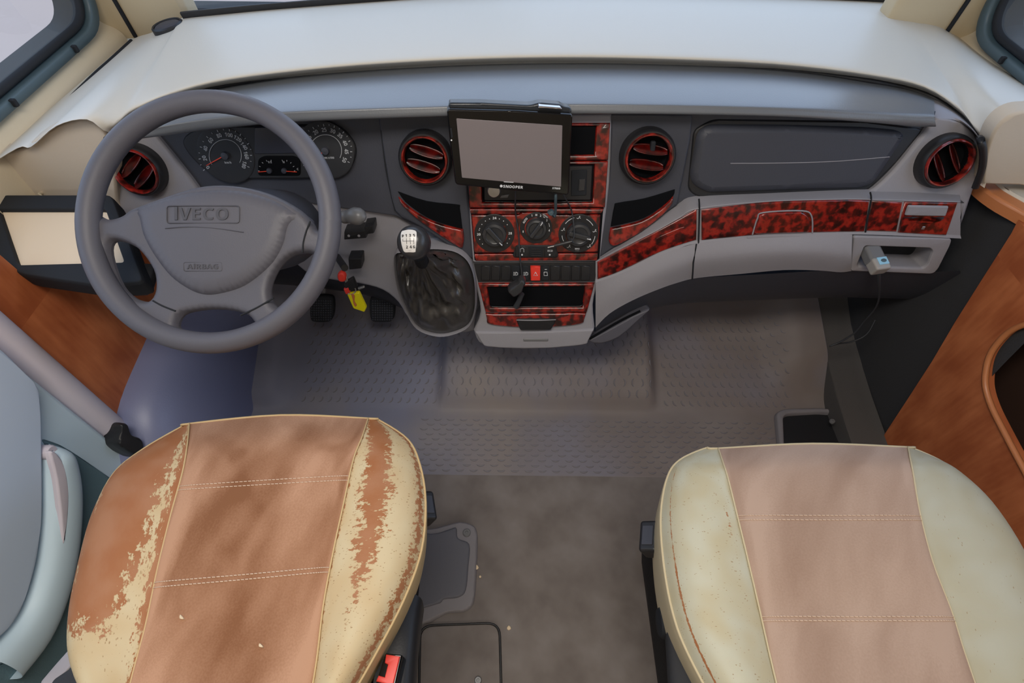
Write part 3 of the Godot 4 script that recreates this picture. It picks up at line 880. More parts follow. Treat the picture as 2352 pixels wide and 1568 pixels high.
func dashboard() -> void:
	dash = thing("dashboard", "wide grey dashboard with burr wood trim running across the whole cab", "dashboard", Vector3(0, 0.6, -1.0))
	# top pad
	var m := MB.new()
	var xs := [330, 420, 520, 700, 1010, 1240, 1480, 1780, 1980, 2085, 2146]
	var seam_y := [262, 216, 196, 173, 151, 145, 147, 160, 184, 206, 228]
	var edge_y := [299, 280, 267, 255, 245, 240, 241, 248, 257, 261, 264]
	var lip_y := [316, 305, 293, 278, 267, 262, 261, 266, 279, 289, 290]
	var rows := [PackedVector3Array(), PackedVector3Array(), PackedVector3Array(), PackedVector3Array(), PackedVector3Array(), PackedVector3Array(), PackedVector3Array()]
	for i in xs.size():
		var x: float = xs[i]
		var side: float = clampf((absf(x - 1240.0) - 500.0) / 420.0, 0.0, 1.0)
		var e := PH(x, edge_y[i], 0.838 - 0.012 * side)
		var xb: float = x + (1240 - x) * 0.03
		rows[0].append(PH(x, seam_y[i] - 3, 0.795 - 0.012 * side))
		rows[1].append(PH(x, seam_y[i], 0.803 - 0.015 * side))
		rows[2].append(PH(x, lerpf(seam_y[i], edge_y[i], 0.45), 0.828 - 0.014 * side))
		rows[3].append(PH(x, lerpf(seam_y[i], edge_y[i], 0.9), 0.838 - 0.012 * side))
		rows[4].append(PH(x, lerpf(edge_y[i], lip_y[i], 0.28), 0.834 - 0.012 * side))
		var q := PD(x, lip_y[i], -e.z + 0.004)
		rows[5].append(q)
		rows[6].append(q + Vector3(0, -0.004, -0.09))
		var _u := xb
	loft(m, rows, 5, 5, Vector3(0, 1, 0.3))
	obj("top_pad", m, M.pad_grey, dash)
	# upper face: the dark panel behind everything
	var f := MB.new()
	slab(f, L([300, 300, 400, 262, 700, 255, 1240, 250, 1800, 255, 2160, 258, 2150, 300, 2080, 390, 2010, 446, 1600, 462, 1450, 560, 1372, 602, 1380, 660, 1090, 660, 1095, 604, 1000, 545, 905, 500, 700, 470, 420, 500, 320, 400]), CP, 3.0, 0.002, 0.03, -0.014)
	obj("upper_face", f, M.dash_dark, dash)
	# raised vent panels left and right of the console
	var vp := MB.new()
	slab(vp, cr2(L([876, 262, 872, 300, 884, 380, 906, 486, 960, 520, 1040, 572, 1086, 596, 1086, 596, 1080, 500, 1072, 420, 1060, 262, 1060, 262, 970, 262]), 3), CP, 5.0, 0.006, 0.02, -0.008)
	obj("vent_panel", vp, M.dash_dark, dash)
	var vq := MB.new()
	slab(vq, cr2(L([1404, 262, 1404, 300, 1398, 420, 1384, 500, 1376, 594, 1376, 594, 1440, 552, 1500, 512, 1557, 472, 1557, 472, 1572, 400, 1588, 320, 1592, 262, 1592, 262, 1500, 262]), 3), CP, 5.0, 0.006, 0.02, -0.008)
	obj("vent_panel", vq, M.dash_dark, dash)
	# glove box lid with its crease, in its recess
	var gs := MB.new(); slab(gs, rounded(L([1596, 300, 1640, 276, 1990, 280, 2130, 298, 2060, 382, 2006, 434, 1995, 442, 1610, 458, 1582, 440]), 16), CP, 4.0, 0.004, 0.02, -0.012)
	obj("lid_recess", gs, M.black, dash)
	var gl := MB.new()
	slab(gl, rounded(L([1602, 306, 1625, 286, 1800, 287, 1990, 292, 2066, 299, 2084, 312, 2062, 345, 2010, 422, 1985, 434, 1800, 439, 1625, 445, 1590, 425, 1586, 400]), 18), CP, 16.0, 0.014, 0.02, -0.01)
	var lid := obj("glove_box_lid", gl, M.dash_dark, dash)
	var gc := MB.new(); seam(gc, L([1676, 374, 1800, 373, 1920, 369, 2040, 359]), CP, 0.0009, 0.0042); obj("crease", gc, M.dash_grey, lid)
	# passenger side: ledge, band, grey lower panel and dark underside
	var cx := [1368, 1400, 1452, 1513, 1560, 1603, 1760, 1920, 1995, 2100, 2206]
	var y0 := [598, 578, 546, 505, 474, 455, 447, 440, 438, 440, 446]
	var y1 := [602, 583, 557, 526, 499, 478, 462, 457, 457, 460, 463]
	var y2 := [643, 632, 611, 581, 564, 553, 538, 533, 533, 537, 542]
	var y3 := [752, 720, 690, 664, 648, 638, 629, 620, 621, 625, 622]
	var y4 := [775, 748, 722, 704, 697, 693, 687, 681, 682, 684, 680]
	var rr := [PackedVector3Array(), PackedVector3Array(), PackedVector3Array(), PackedVector3Array(), PackedVector3Array(), PackedVector3Array(), PackedVector3Array(), PackedVector3Array(), PackedVector3Array()]
	var low := PackedVector3Array(); var lu := PackedVector3Array()
	for i in cx.size():
		var x: float = cx[i]
		rr[0].append(CP.call(Vector2(x, y0[i] - 4), -0.03))
		rr[1].append(CP.call(Vector2(x, y0[i]), -0.004))
		rr[2].append(BAND.call(Vector2(x, y1[i] - 1), 0.0))
		rr[3].append(BAND.call(Vector2(x, y1[i] + 2), 0.0))
		rr[4].append(BAND.call(Vector2(x, y2[i] - 2), 0.0))
		rr[5].append(BAND.call(Vector2(x, y2[i] + 4), 0.003))
		var far: float = clampf((x - 1368) / 240.0, 0, 1)
		var xl: float = [1368, 1400, 1452, 1513, 1560, 1603, 1700, 1800, 1880, 1930, 1956][i]
		rr[6].append(PD(xl, lerpf(y2[i], y3[i], 0.55), lerpf(0.850, 0.872, far)))
		rr[7].append(PD(xl, y3[i], lerpf(0.838, 0.878, far)))
		low.append(PD(x, y3[i], lerpf(0.838, 0.878, far)))
		lu.append(BAND.call(Vector2(xl, [643, 632, 611, 581, 564, 553, 541, 536, 533, 532, 533][i] + 4.0), 0.003))
		rr[8].append(PD(x, y4[i], lerpf(0.86, 0.93, far)))
	var lp := MB.new()
	loft(lp, rr.slice(0, 4), 4, 3, Vector3(0, 1, 1)); loft(lp, rr.slice(3, 5), 4, 1, Vector3(0, 0.3, 1)); loft(lp, [rr[4], rr[5]], 4, 2, Vector3(0, 0, 1)); loft(lp, [lu, rr[6], rr[7]], 4, 6, Vector3(0, 0, 1))
	var lower := obj("lower_panel", lp, M.dash_grey, dash)
	var un := MB.new()
	var last := PackedVector3Array(); var last2 := PackedVector3Array()
	for q in rr[8]: last.append(q + Vector3(0, -0.01, -0.06)); last2.append(q + Vector3(0, 0.05, -0.32))
	loft(un, [low, rr[8], last, last2], 4, 4, Vector3(0, -0.2, 1))
	obj("underside", un, M.dash_dark, dash)
	# burr wood trims along the band
	var bt := MB.new(); slab(bt, cr2(L([1372, 601, 1372, 601, 1410, 581, 1453, 559, 1514, 527, 1562, 501, 1600, 479, 1600, 479, 1600, 516, 1599, 550, 1599, 550, 1560, 562, 1513, 579, 1452, 609, 1410, 628, 1372, 641, 1372, 641]), 4), BAND, 3.0, 0.003, 0.004)
	obj("burr_trim", bt, M.burl, dash)
	var bg := MB.new(); slab(bg, cr2(L([1508, 545, 1545, 528, 1570, 519, 1565, 526, 1540, 538, 1512, 551]), 3), BAND, 1.0, 0.0012, 0.002, 0.0026); obj("trim_recess", bg, M.burl, dash)
	var bu := MB.new(); slab(bu, cr2(L([1611, 481, 1611, 481, 1760, 464, 1920, 458, 1996, 459, 1996, 459, 1990, 500, 1984, 531, 1984, 531, 1920, 532, 1760, 537, 1611, 551, 1611, 551]), 4), BAND, 3.0, 0.003, 0.004)
	obj("burr_trim", bu, M.burl, dash)
	# pull handle in the long trim and the grip hollow below it
	var hd := MB.new(); slab(hd, rounded(L([1742, 492, 1754, 486, 1842, 483, 1858, 498, 1858, 531, 1728, 535]), 10), BAND, 3.0, 0.005, 0.004, 0.002); obj("lid_handle", hd, M.burl, dash)
	var hr := MB.new(); seam(hr, L([1727, 536, 1738, 500, 1752, 486, 1840, 482, 1862, 494, 1864, 532]), BAND, 0.0016, 0.004); obj("handle_gap", hr, M.dash_grey, dash)
	var hg := MB.new(); slab(hg, rounded(L([1712, 541, 1842, 538, 1838, 558, 1730, 568, 1716, 556]), 8), BAND, 2.0, 0.001, 0.004, 0.003); obj("grip_hollow", hg, M.dash_grey, dash)
	var b3 := MB.new(); slab(b3, L([2001, 461, 2072, 464, 2058, 531, 1988, 529]), BAND, 3.0, 0.003, 0.004); obj("burr_trim", b3, M.burl, dash)
	# ash tray at the right end: burr flap with a grey grip
	var b4 := MB.new(); slab(b4, L([2077, 463, 2198, 464, 2172, 539, 2062, 533]), BAND, 3.0, 0.004, 0.004); var ash := obj("ashtray_flap", b4, M.burl, dash)
	var a1 := MB.new(); slab(a1, rounded(L([2082, 468, 2176, 470, 2168, 494, 2074, 492]), 4), BAND, 3.0, 0.006, 0.004, 0.002); obj("grip", a1, M.dash_grey, ash)
	var a2 := MB.new(); slab(a2, cr2(L([2074, 494, 2120, 496, 2166, 495, 2158, 506, 2130, 513, 2100, 511, 2084, 504]), 3), BAND, 1.0, 0.001, 0.004, 0.003); obj("grip_hollow", a2, M.dash_dark, ash)
	var a3 := MB.new(); a3.rbox(fr(BAND, Vector2(2118, 521), 0.004), Vector3(0.006, 0.007, 0.003), 0.001); obj("lock", a3, M.silver, ash)
	# right end with its vent
	var re := MB.new()
	slab(re, cr2(L([2150, 270, 2150, 270, 2180, 272, 2215, 285, 2244, 312, 2258, 345, 2252, 392, 2235, 436, 2214, 500, 2196, 544, 2196, 544, 2204, 466, 2204, 462, 2000, 457, 1996, 440, 2010, 432, 2040, 405, 2075, 366, 2110, 320, 2130, 296]), 3), CP, 6.0, 0.006, 0.05, -0.004)
	obj("end_panel", re, M.dash_grey, dash)
	var es := MB.new()
	var ea := PackedVector3Array(); var eb := PackedVector3Array(); var ec := PackedVector3Array()
	for q in [[2128, 214, 2140, 276], [2162, 233, 2165, 272], [2203, 264, 2200, 278], [2236, 296, 2228, 296], [2250, 318, 2248, 318]]:
		ea.append(PH(q[0], q[1], 0.782)); eb.append(PH((q[0] + q[2]) / 2.0, (q[1] + q[3]) / 2.0, 0.800)); ec.append(CP.call(Vector2(q[2], q[3]), 0.0))
	loft(es, [ea, eb, ec], 4, 6, Vector3(0, 1, 0.5)); obj("end_shoulder", es, M.dash_grey, dash)
	air_vent(dash, Vector2(2161, 367), 61, deg_to_rad(-52), false, CP)
	# tray with the charger, right end of the lower panel
	var tf := on(slope(0.893, 0.58, 0.878, 0.487))
	var to := MB.new(); frame(to, rounded(L([1958, 539, 2184, 545, 2180, 560, 2152, 616, 2140, 627, 1950, 620]), 8), rounded(L([1984, 562, 2134, 567, 2140, 574, 2128, 604, 2118, 613, 1966, 608]), 6), tf, 3.0, 0.006, 0.05, 0.0, 3); obj("tray_surround", to, M.dash_grey, dash)
	var tb := MB.new(); slab(tb, L([1976, 554, 2146, 560, 2132, 620, 1958, 614]), tf, 1.0, 0.001, 0.01, -0.05); obj("tray_hollow", tb, M.rubber, dash)
	# joints
	for q in [L([1605, 456, 1606, 480, 1604, 552, 1603, 556]), L([1998, 441, 2000, 458, 1992, 500, 1987, 532])]:
		var j := MB.new(); seam(j, q, BAND, 0.0018, 0.0015); obj("joint", j, M.rubber, dash)
	var j2 := MB.new(); j2.tube(PackedVector3Array([rr[5][5].lerp(rr[5][4], 0.1), rr[6][5].lerp(rr[6][4], 0.25) + Vector3(0, 0, 0.001), rr[7][5].lerp(rr[7][4], 0.3)]), 0.0018, 6); obj("joint", j2, M.rubber, dash)
	# left end with its vent
	var le := MB.new()
	slab(le, cr2(L([346, 298, 346, 298, 398, 360, 452, 430, 470, 470, 470, 500, 300, 505, 272, 492, 262, 460, 252, 420, 244, 360, 256, 318, 290, 290]), 3), CP, 5.0, 0.006, 0.05, -0.004)
	obj("end_panel", le, M.dash_grey, dash)
	air_vent(dash, Vector2(328, 387), 58, deg_to_rad(38), false, CP)
	air_vent(dash, Vector2(979, 360), 61, deg_to_rad(-17), false, CP)
	air_vent(dash, Vector2(1485, 356), 63, deg_to_rad(-8), true, CP)
	# open pockets beside the console, each with a burr lip
	var k1 := MB.new(); slab(k1, cr2(L([914, 440, 914, 440, 980, 462, 1050, 470, 1056, 478, 1062, 525, 1062, 525, 1020, 514, 985, 501, 955, 482, 930, 462]), 3), CP, 1.0, 0.001, 0.01, 0.0); obj("pocket", k1, M.black_void, dash)
	var k2 := MB.new(); sheet(k2, cr2(L([915, 451, 915, 451, 934, 470, 960, 489, 987, 504, 1020, 516, 1064, 526, 1064, 526, 1066, 545, 1064, 563, 1056, 568, 1004, 535, 952, 497, 922, 468]), 3), CP, {"step": 5.0, "bevel": 4.0, "rise": 0.007, "depth": 0.008, "base": -0.001}); obj("burr_trim", k2, M.burl, dash)
	var k3 := MB.new(); slab(k3, cr2(L([1550, 435, 1550, 435, 1480, 456, 1420, 466, 1411, 474, 1403, 520, 1403, 520, 1440, 512, 1480, 500, 1520, 474, 1546, 450]), 3), CP, 1.0, 0.001, 0.01, 0.0); obj("pocket", k3, M.black_void, dash)
	var k4 := MB.new(); sheet(k4, cr2(L([1546, 449, 1546, 449, 1520, 476, 1479, 503, 1440, 515, 1402, 523, 1402, 523, 1398, 545, 1401, 560, 1415, 563, 1448, 546, 1477, 528, 1520, 494, 1544, 466]), 3), CP, {"step": 5.0, "bevel": 4.0, "rise": 0.007, "depth": 0.008, "base": -0.001}); obj("burr_trim", k4, M.burl, dash)
	var j3 := MB.new(); seam(j3, L([875, 300, 884, 380, 896, 440, 907, 486]), CP, 0.0015, -0.004); obj("joint", j3, M.rubber, dash)
	# driver's side lower panel around the column
	var dp := MB.new()
	var pl := on(slope(0.955, 0.645, 0.93, 0.40))
	slab(dp, cr2(L([640, 470, 700, 453, 800, 458, 860, 466, 905, 488, 960, 524, 1030, 566, 1088, 598, 1088, 598, 1098, 660, 1104, 716, 1090, 756, 1040, 762, 990, 762, 940, 730, 915, 692, 880, 664, 830, 650, 760, 640, 700, 620, 650, 560]), 3), pl, 6.0, 0.006, 0.06)
	obj("driver_lower_panel", dp, M.dash_grey, dash)
	var du := MB.new()
	loft(du, [PackedVector3Array([PD(300, 520, 1.0), PD(600, 520, 1.0), PD(830, 560, 0.99), PD(930, 600, 0.99)]), PackedVector3Array([PD(300, 610, 0.99), PD(600, 610, 0.985), PD(800, 640, 0.955), PD(920, 690, 0.94)]), PackedVector3Array([PD(300, 650, 1.06), PD(600, 650, 1.06), PD(830, 675, 1.04), PD(930, 705, 1.02)]), PackedVector3Array([PD(300, 640, 1.3), PD(600, 640, 1.3), PD(830, 640, 1.3), PD(930, 640, 1.3)])], 4, 4, Vector3(0, -0.3, 1)); obj("underside", du, M.black, dash)

# ---------------------------------------------------------------- instruments
func cluster() -> void:
	var pl := on(slope(1.03, 0.76, 1.0, 0.655))
	var t := thing("instrument_cluster", "black instrument cluster with two round dials seen through the steering wheel", "instruments", pl.call(Vector2(630, 360), 0))
	var h := MB.new(); slab(h, cr2(L([366, 312, 366, 312, 500, 292, 700, 283, 850, 279, 862, 300, 880, 390, 900, 470, 870, 462, 760, 452, 640, 450, 520, 440, 452, 424, 400, 362]), 3), on(slope(1.005, 0.77, 0.96, 0.655)), 2.0, 0.002, 0.02, -0.008); obj("hood", h, M.black, t)
	var p := MB.new(); slab(p, cr2(L([418, 330, 430, 308, 470, 294, 580, 290, 700, 288, 770, 290, 806, 320, 816, 350, 806, 382, 780, 404, 690, 412, 580, 412, 530, 412, 480, 398, 440, 365]), 4), CP, 4.0, 0.004, 0.02, -0.006); obj("fascia", p, M.dial_black, t)
	var glass := CP
	# speedometer and rev counter
	for q in [[518.0, 357.0, 44.0, 214.0, -26.0, [0, 20, 40, 60, 80, 100, 120, 140, 160, 180]], [748.0, 346.0, 44.0, 214.0, -26.0, [0, 5, 10, 15, 20, 25, 30, 35, 40, 45, 50]]]:
		var c := Vector2(q[0], q[1])
		var px := sc(glass, c)
		var d := MB.new(); d.lathe(PackedVector2Array([Vector2(px * 64, -0.006), Vector2(px * 64, 0.0), Vector2(px * 60, 0.001), Vector2(0, 0.001)]), fr(glass, c, -0.001), 40); var dial := obj("dial", d, M.dial_black, t)
		var pr := MB.new()
		var steps: Array = q[5]
		for i in steps.size():
			var a := deg_to_rad(lerpf(q[3], q[4], float(i) / (steps.size() - 1)))
			var dir := Vector2(cos(a), -sin(a))
			text(pr, str(steps[i]), fr(glass, c + dir * 48.0, 0.0008, a - PI / 2), px * 8.5, 0.0006, 0.9)
			pr.rbox(fr(glass, c + dir * 59.0, 0.0012, a - PI / 2), Vector3(px * 1.6, px * 5.0, 0.0006), 0.0002)
			if i + 1 < steps.size():
				var b := deg_to_rad(lerpf(q[3], q[4], (i + 0.5) / (steps.size() - 1)))
				pr.rbox(fr(glass, c + Vector2(cos(b), -sin(b)) * 60.0, 0.0012, b - PI / 2), Vector3(px * 1.2, px * 3.4, 0.0006), 0.0002)
		var arc := PackedVector2Array()
		for i in 31:
			var a := deg_to_rad(lerpf(q[3], q[4], i / 30.0)); arc.append(c + Vector2(cos(a), -sin(a)) * 37.0)
		seam(pr, arc, glass, px * 0.8, 0.0008, 1)
		text(pr, "km/h" if q[0] < 600 else "rpm x100", fr(glass, c + Vector2(6, 16), 0.0008), px * 4.5, 0.0006)
		obj("dial_print", pr, M.dial_print, dial)
		var nd := MB.new()
		if q[0] < 600: nd.tube(PackedVector3Array([glass.call(c + Vector2(-2, 0), 0.004), glass.call(c + Vector2(-42, 22), 0.004)]), PackedFloat32Array([px * 1.5, px * 0.7]), 6)
		else: nd.tube(PackedVector3Array([glass.call(c, 0.004), glass.call(c + Vector2(-42, 24), 0.004)]), PackedFloat32Array([px * 1.5, px * 0.7]), 6)
		obj("needle", nd, M.needle, dial)
		var hb := MB.new(); hb.lathe(PackedVector2Array([Vector2(px * 9, 0), Vector2(px * 8, 0.006), Vector2(0, 0.007)]), fr(glass, c, 0.0), 20); obj("hub", hb, M.dash_dark, dial)
	# small gauges and the display between the dials
	var s := MB.new(); slab(s, rounded(L([592, 366, 606, 358, 678, 358, 690, 368, 690, 404, 592, 404]), 8), CP, 2.0, 0.002, 0.006, -0.002); var sg := obj("small_gauges", s, M.black_void, t)
	for q in [[619, 392, 180.0, 80.0], [653, 392, 100.0, 0.0]]:
		var sp := MB.new()
		for i in 5:
			var a := deg_to_rad(lerpf(q[2], q[3], i / 4.0))
			sp.rbox(fr(CP, Vector2(q[0], q[1]) + Vector2(cos(a), -sin(a)) * 24.0, 0.001, a - PI / 2), Vector3(0.0011, 0.003, 0.0006), 0.0002)
		var hb := MB.new(); hb.lathe(PackedVector2Array([Vector2(0.006, 0), Vector2(0.005, 0.004), Vector2(0, 0.005)]), fr(CP, Vector2(q[0], q[1])), 16); obj("gauge_hub", hb, M.dash_dark, sg)
		var nn := MB.new(); nn.tube(PackedVector3Array([CP.call(Vector2(q[0], q[1]), 0.003), CP.call(Vector2(q[0] + (-24 if q[2] > 150 else 30), q[1] + 2), 0.003)]), 0.0009, 6); obj("gauge_needle", nn, M.needle, sg)
		if q[2] > 150: text(sp, "1/2", fr(CP, Vector2(620, 372), 0.001), 0.004)
		else:
			text(sp, "H", fr(CP, Vector2(652, 372), 0.001), 0.004); text(sp, "C", fr(CP, Vector2(684, 388), 0.001), 0.004)
		obj("gauge_print", sp, M.dial_print, sg); sp.v.size()
	var ds := MB.new(); slab(ds, rounded(L([584, 292, 700, 290, 706, 352, 584, 354]), 5), CP, 2.0, 0.002, 0.006, -0.002); obj("display", ds, M.display_dark, t)

# ---------------------------------------------------------------- centre console
func dial_knob(parent: Node3D, c: Vector2, r_disc: float, r_knob: float, pointer: float) -> void:
	var px := sc(CP, c)
	var xf := fr(CP, c, 0.004)
	var d := MB.new(); d.lathe(PackedVector2Array([Vector2(px * r_disc, -0.008), Vector2(px * r_disc, 0.003), Vector2(px * (r_disc - 1.5), 0.004), Vector2(px * (r_knob + 2), 0.003), Vector2(0, 0.003)]), xf, 40)
	var o := obj("dial_disc", d, M.black, parent)
	var k := MB.new()
	var kr := px * r_knob
	k.lathe(PackedVector2Array([Vector2(kr, 0.002), Vector2(kr * 0.97, 0.012), Vector2(kr * 0.92, 0.0145), Vector2(kr * 0.72, 0.0155), Vector2(kr * 0.62, 0.013), Vector2(0, 0.0125)]), xf, 36)
	k.rbox(xf.rotated_local(Vector3.BACK, pointer).translated_local(Vector3(0, 0, 0.016)), Vector3(kr * 0.42, kr * 1.8, 0.010), 0.003)
	obj("knob", k, M.black_gloss if false else M.knob_black, o)
	var w := MB.new(); w.rbox(xf.rotated_local(Vector3.BACK, pointer).translated_local(Vector3(0, kr * 0.82, 0.018)), Vector3(0.0016, kr * 0.34, 0.008), 0.0005)
	obj("pointer", w, M.white_print, o)
	var p := MB.new()
	if r_disc > 40 and c.x < 1200:
		for q in [[220, ""], [200, ""], [182, "20"], [160, ""], [143, ""], [125, ""], [108, ""], [90, "24"], [72, ""], [55, ""], [36, ""], [2, "28"], [-18, ""], [-36, ""], [166, ""]]:
			var a := deg_to_rad(q[0])
			var at := c + Vector2(cos(a), -sin(a)) * 36.0
			if q[1]: text(p, q[1], fr(CP, at, 0.0075), px * 5.5, 0.0006)
			else: p.lathe(PackedVector2Array([Vector2(0.0010, 0), Vector2(0.0010, 0.0006), Vector2(0, 0.0006)]), fr(CP, at, 0.0076), 8)
	elif c.x < 1300:
		for q in [[195, "0"], [145, "AUTO"], [108, "1"], [89, "M"], [70, "2"], [36, "3"], [-10, "4"]]:
			var a := deg_to_rad(q[0])
			text(p, q[1], fr(CP, c + Vector2(cos(a), -sin(a)) * 30.5, 0.0075, a - PI / 2 if q[1] == "AUTO" else 0.0), px * 5.0, 0.0006, 0.8)
		for q in [[50, 58], [6, 22]]:
			var arc := PackedVector2Array()
			for i in 6:
				var a := deg_to_rad(lerpf(q[0], q[1], i / 5.0)); arc.append(c + Vector2(cos(a), -sin(a)) * 31.0)
			seam(p, arc, CP, 0.0006, 0.0076, 1)
	else:
		for q in [[105, 142], [30, 62], [-38, -8], [186, 206]]:
			var arc := PackedVector2Array()
			for i in 8:
				var a := deg_to_rad(lerpf(q[0], q[1], i / 7.0)); arc.append(c + Vector2(cos(a), -sin(a)) * 38.0)
			seam(p, arc, CP, 0.0007, 0.0076, 1)
		# seated-figure airflow signs
		for q in [90, 165, 10, 232, -50]:
			var a := deg_to_rad(q)
			var at := c + Vector2(cos(a), -sin(a)) * 37.0
			p.lathe(PackedVector2Array([Vector2(0.0012, 0), Vector2(0.0012, 0.0006), Vector2(0, 0.0006)]), fr(CP, at + Vector2(2.6, -3), 0.0076), 8)
			seam(p, PackedVector2Array([at + Vector2(-4, 1), at + Vector2(-1, 2.4), at + Vector2(1.4, -0.5), at + Vector2(4.4, 1.5)]), CP, 0.0006, 0.0076, 2)
		for i in 3: text(p, ["MAX", "DEF"][mini(i, 1)], fr(CP, c + Vector2(-3, 34 + 6 * mini(i, 1)), 0.0075), px * 3.6, 0.0006)
	obj("dial_print", p, M.white_print, o)

func console() -> void:
	plain("knob_black", C8(54, 55, 58), 0.28, 0.5)
	var t := thing("centre_console", "burr wood centre console with heater dials, switches and an open tray", "console", CP.call(Vector2(1235, 560), 0))
	# carcass in grey, widening towards the top
	var cbody := MB.new()
	slab(cbody, cr2(L([1072, 262, 1072, 262, 1405, 262, 1405, 262, 1400, 420, 1378, 597, 1372, 650, 1362, 700, 1366, 752, 1366, 752, 1345, 786, 1300, 796, 1210, 800, 1130, 794, 1100, 786, 1088, 757, 1088, 757, 1104, 716, 1092, 650, 1086, 600, 1078, 480]), 3), CP, 6.0, 0.006, 0.10, -0.004)
	obj("carcass", cbody, M.dash_grey, t)
	var bk := MB.new(); slab(bk, L([1078, 284, 1398, 284, 1390, 420, 1376, 596, 1090, 596, 1080, 470]), CP, 1.0, 0.001, 0.004, 0.002); obj("backing", bk, M.black_void, t)
	# burr frame around the upper pocket and the radio
	var f1 := MB.new()
	frame(f1, L([1080, 282, 1401, 281, 1396, 366, 1077, 366]), L([1112, 290, 1368, 288, 1364, 354, 1110, 354]), CP, 3.0, 0.006, 0.004, 0.003, 6); obj("burr_frame", f1, M.burl, t)
	var f2 := MB.new()
	frame(f2, L([1076, 368, 1396, 368, 1389, 474, 1078, 475]), L([1106, 377, 1364, 376, 1360, 462, 1108, 463]), CP, 3.0, 0.006, 0.004, 0.003, 6); obj("burr_frame", f2, M.burl, t)
	# climate panel
	var c1 := MB.new(); slab(c1, L([1079, 477, 1387, 476, 1380, 488, 1270, 489, 1268, 484, 1196, 484, 1193, 490, 1081, 489]), CP, 2.0, 0.007, 0.004, 0.002)
	obj("burr_rail", c1, M.burl, t)
	var c2 := MB.new(); slab(c2, rounded(L([1082, 491, 1192, 491, 1198, 485, 1266, 485, 1272, 491, 1379, 490, 1373, 577, 1090, 579]), 4), CP, 3.0, 0.005, 0.004, 0.002)
	var cl := obj("climate_panel", c2, M.burl, t)
	var c3 := MB.new(); slab(c3, L([1090, 581, 1373, 579, 1371, 596, 1092, 597]), CP, 2.0, 0.005, 0.004, 0.002); obj("burr_rail", c3, M.burl, t)
	dial_knob(cl, Vector2(1136, 534), 46, 28, deg_to_rad(-140))
	dial_knob(cl, Vector2(1231, 521), 37, 24, deg_to_rad(-35))
	dial_knob(cl, Vector2(1328, 534), 46, 28, deg_to_rad(-105))
	var b := MB.new(); slab(b, rounded(L([1186, 559, 1276, 559, 1283, 584, 1278, 589, 1182, 589, 1177, 584]), 3), CP, 2.0, 0.004, 0.004, 0.005)
	obj("button_block", b, M.black, cl)
	for q in [[1184, 1213, 0], [1216, 1247, 1], [1250, 1277, 2]]:
		var m := MB.new(); slab(m, rect(q[0], 562, q[1], 586), CP, 1.5, 0.003, 0.002, 0.0085); obj("button", m, M.black if q[2] != 1 else M.rubber, cl)
		if q[2] == 1:
			for i in 4: var r := MB.new(); r.rbox(fr(CP, Vector2(1231, 567 + i * 5), 0.0125), Vector3(0.021, 0.0016, 0.002), 0.0006); obj("rib", r, M.black, cl)
	var bp := MB.new()
	text(bp, "ECO", fr(CP, Vector2(1263, 571), 0.0118), 0.004, 0.0006, 1.1)
	for x in [1199, 1262]: bp.lathe(PackedVector2Array([Vector2(0.0019, 0), Vector2(0.0019, 0.001), Vector2(0, 0.001)]), fr(CP, Vector2(x, 580), 0.0115), 10)
	seam(bp, L([1195, 574, 1195, 567, 1200, 565, 1203, 567, 1203, 574]), CP, 0.0005, 0.0118, 1)
	obj("button_print", bp, M.white_print, cl)
	# switch row
	var sr := MB.new(); slab(sr, L([1087, 600, 1373, 598, 1366, 645, 1098, 646]), CP, 2.0, 0.004, 0.006, 0.002); var row := obj("switch_row", sr, M.black, t)
	var ex := [1104, 1127, 1150, 1174, 1195, 1217, 1242, 1262, 1286, 1310, 1332, 1355]
	for i in 11:
		var m := MB.new(); slab(m, rect(ex[i] + 1.2, 607, ex[i + 1] - 1.2, 640), CP, 2.0, 0.004 if i != 5 else 0.007, 0.002, 0.006)
		obj("switch", m, M.red_plastic if i == 5 else (M.rubber if i in [3, 4, 6] else M.black), row, "red hazard switch" if i == 5 else "")
	var sp := MB.new()
	# fog lamp signs, hazard triangle, lock sign
	for q in [[1184.0, 624.0], [1207.0, 624.0]]:
		seam(sp, PackedVector2Array([Vector2(q[0] + 1, q[1] - 4), Vector2(q[0] + 5, q[1] - 2), Vector2(q[0] + 5, q[1] + 2), Vector2(q[0] + 1, q[1] + 4), Vector2(q[0] + 1, q[1] - 4)]), CP, 0.0007, 0.0108, 1)
		for k in 3: seam(sp, PackedVector2Array([Vector2(q[0] - 5, q[1] - 3 + 3 * k), Vector2(q[0] - 0.5, q[1] - 3 + 3 * k)]), CP, 0.0006, 0.0108, 1)
	seam(sp, L([1229.5, 619, 1234, 627, 1225, 627, 1229.5, 619]), CP, 0.0007, 0.0134, 1)
	seam(sp, L([1249, 620, 1256, 620, 1257, 628, 1249, 628, 1249, 620]), CP, 0.0007, 0.0108, 1)
	sp.rbox(fr(CP, Vector2(1253, 614), 0.0108), Vector3(0.005, 0.0012, 0.0008), 0.0003)
	obj("switch_print", sp, M.white_print, row)
	# tray with its burr frame, sill and drawer front
	var tr := MB.new(); frame(tr, L([1098, 648, 1366, 647, 1348, 714, 1115, 715]), L([1120, 657, 1342, 655, 1337, 702, 1127, 703]), CP, 3.0, 0.006, 0.004, 0.002, 6); obj("burr_frame", tr, M.burl, t)
	var ti := MB.new(); slab(ti, L([1118, 655, 1344, 653, 1338, 706, 1126, 706]), CP, 1.0, 0.001, 0.004, 0.0018); obj("tray_hollow", ti, M.black_void, t)
	var ts := MB.new(); seam(ts, L([1127, 694, 1130, 702, 1200, 702, 1300, 701, 1334, 700, 1338, 692]), CP, 0.0014, 0.005, 2); obj("tray_sill", ts, M.black_gloss, t)
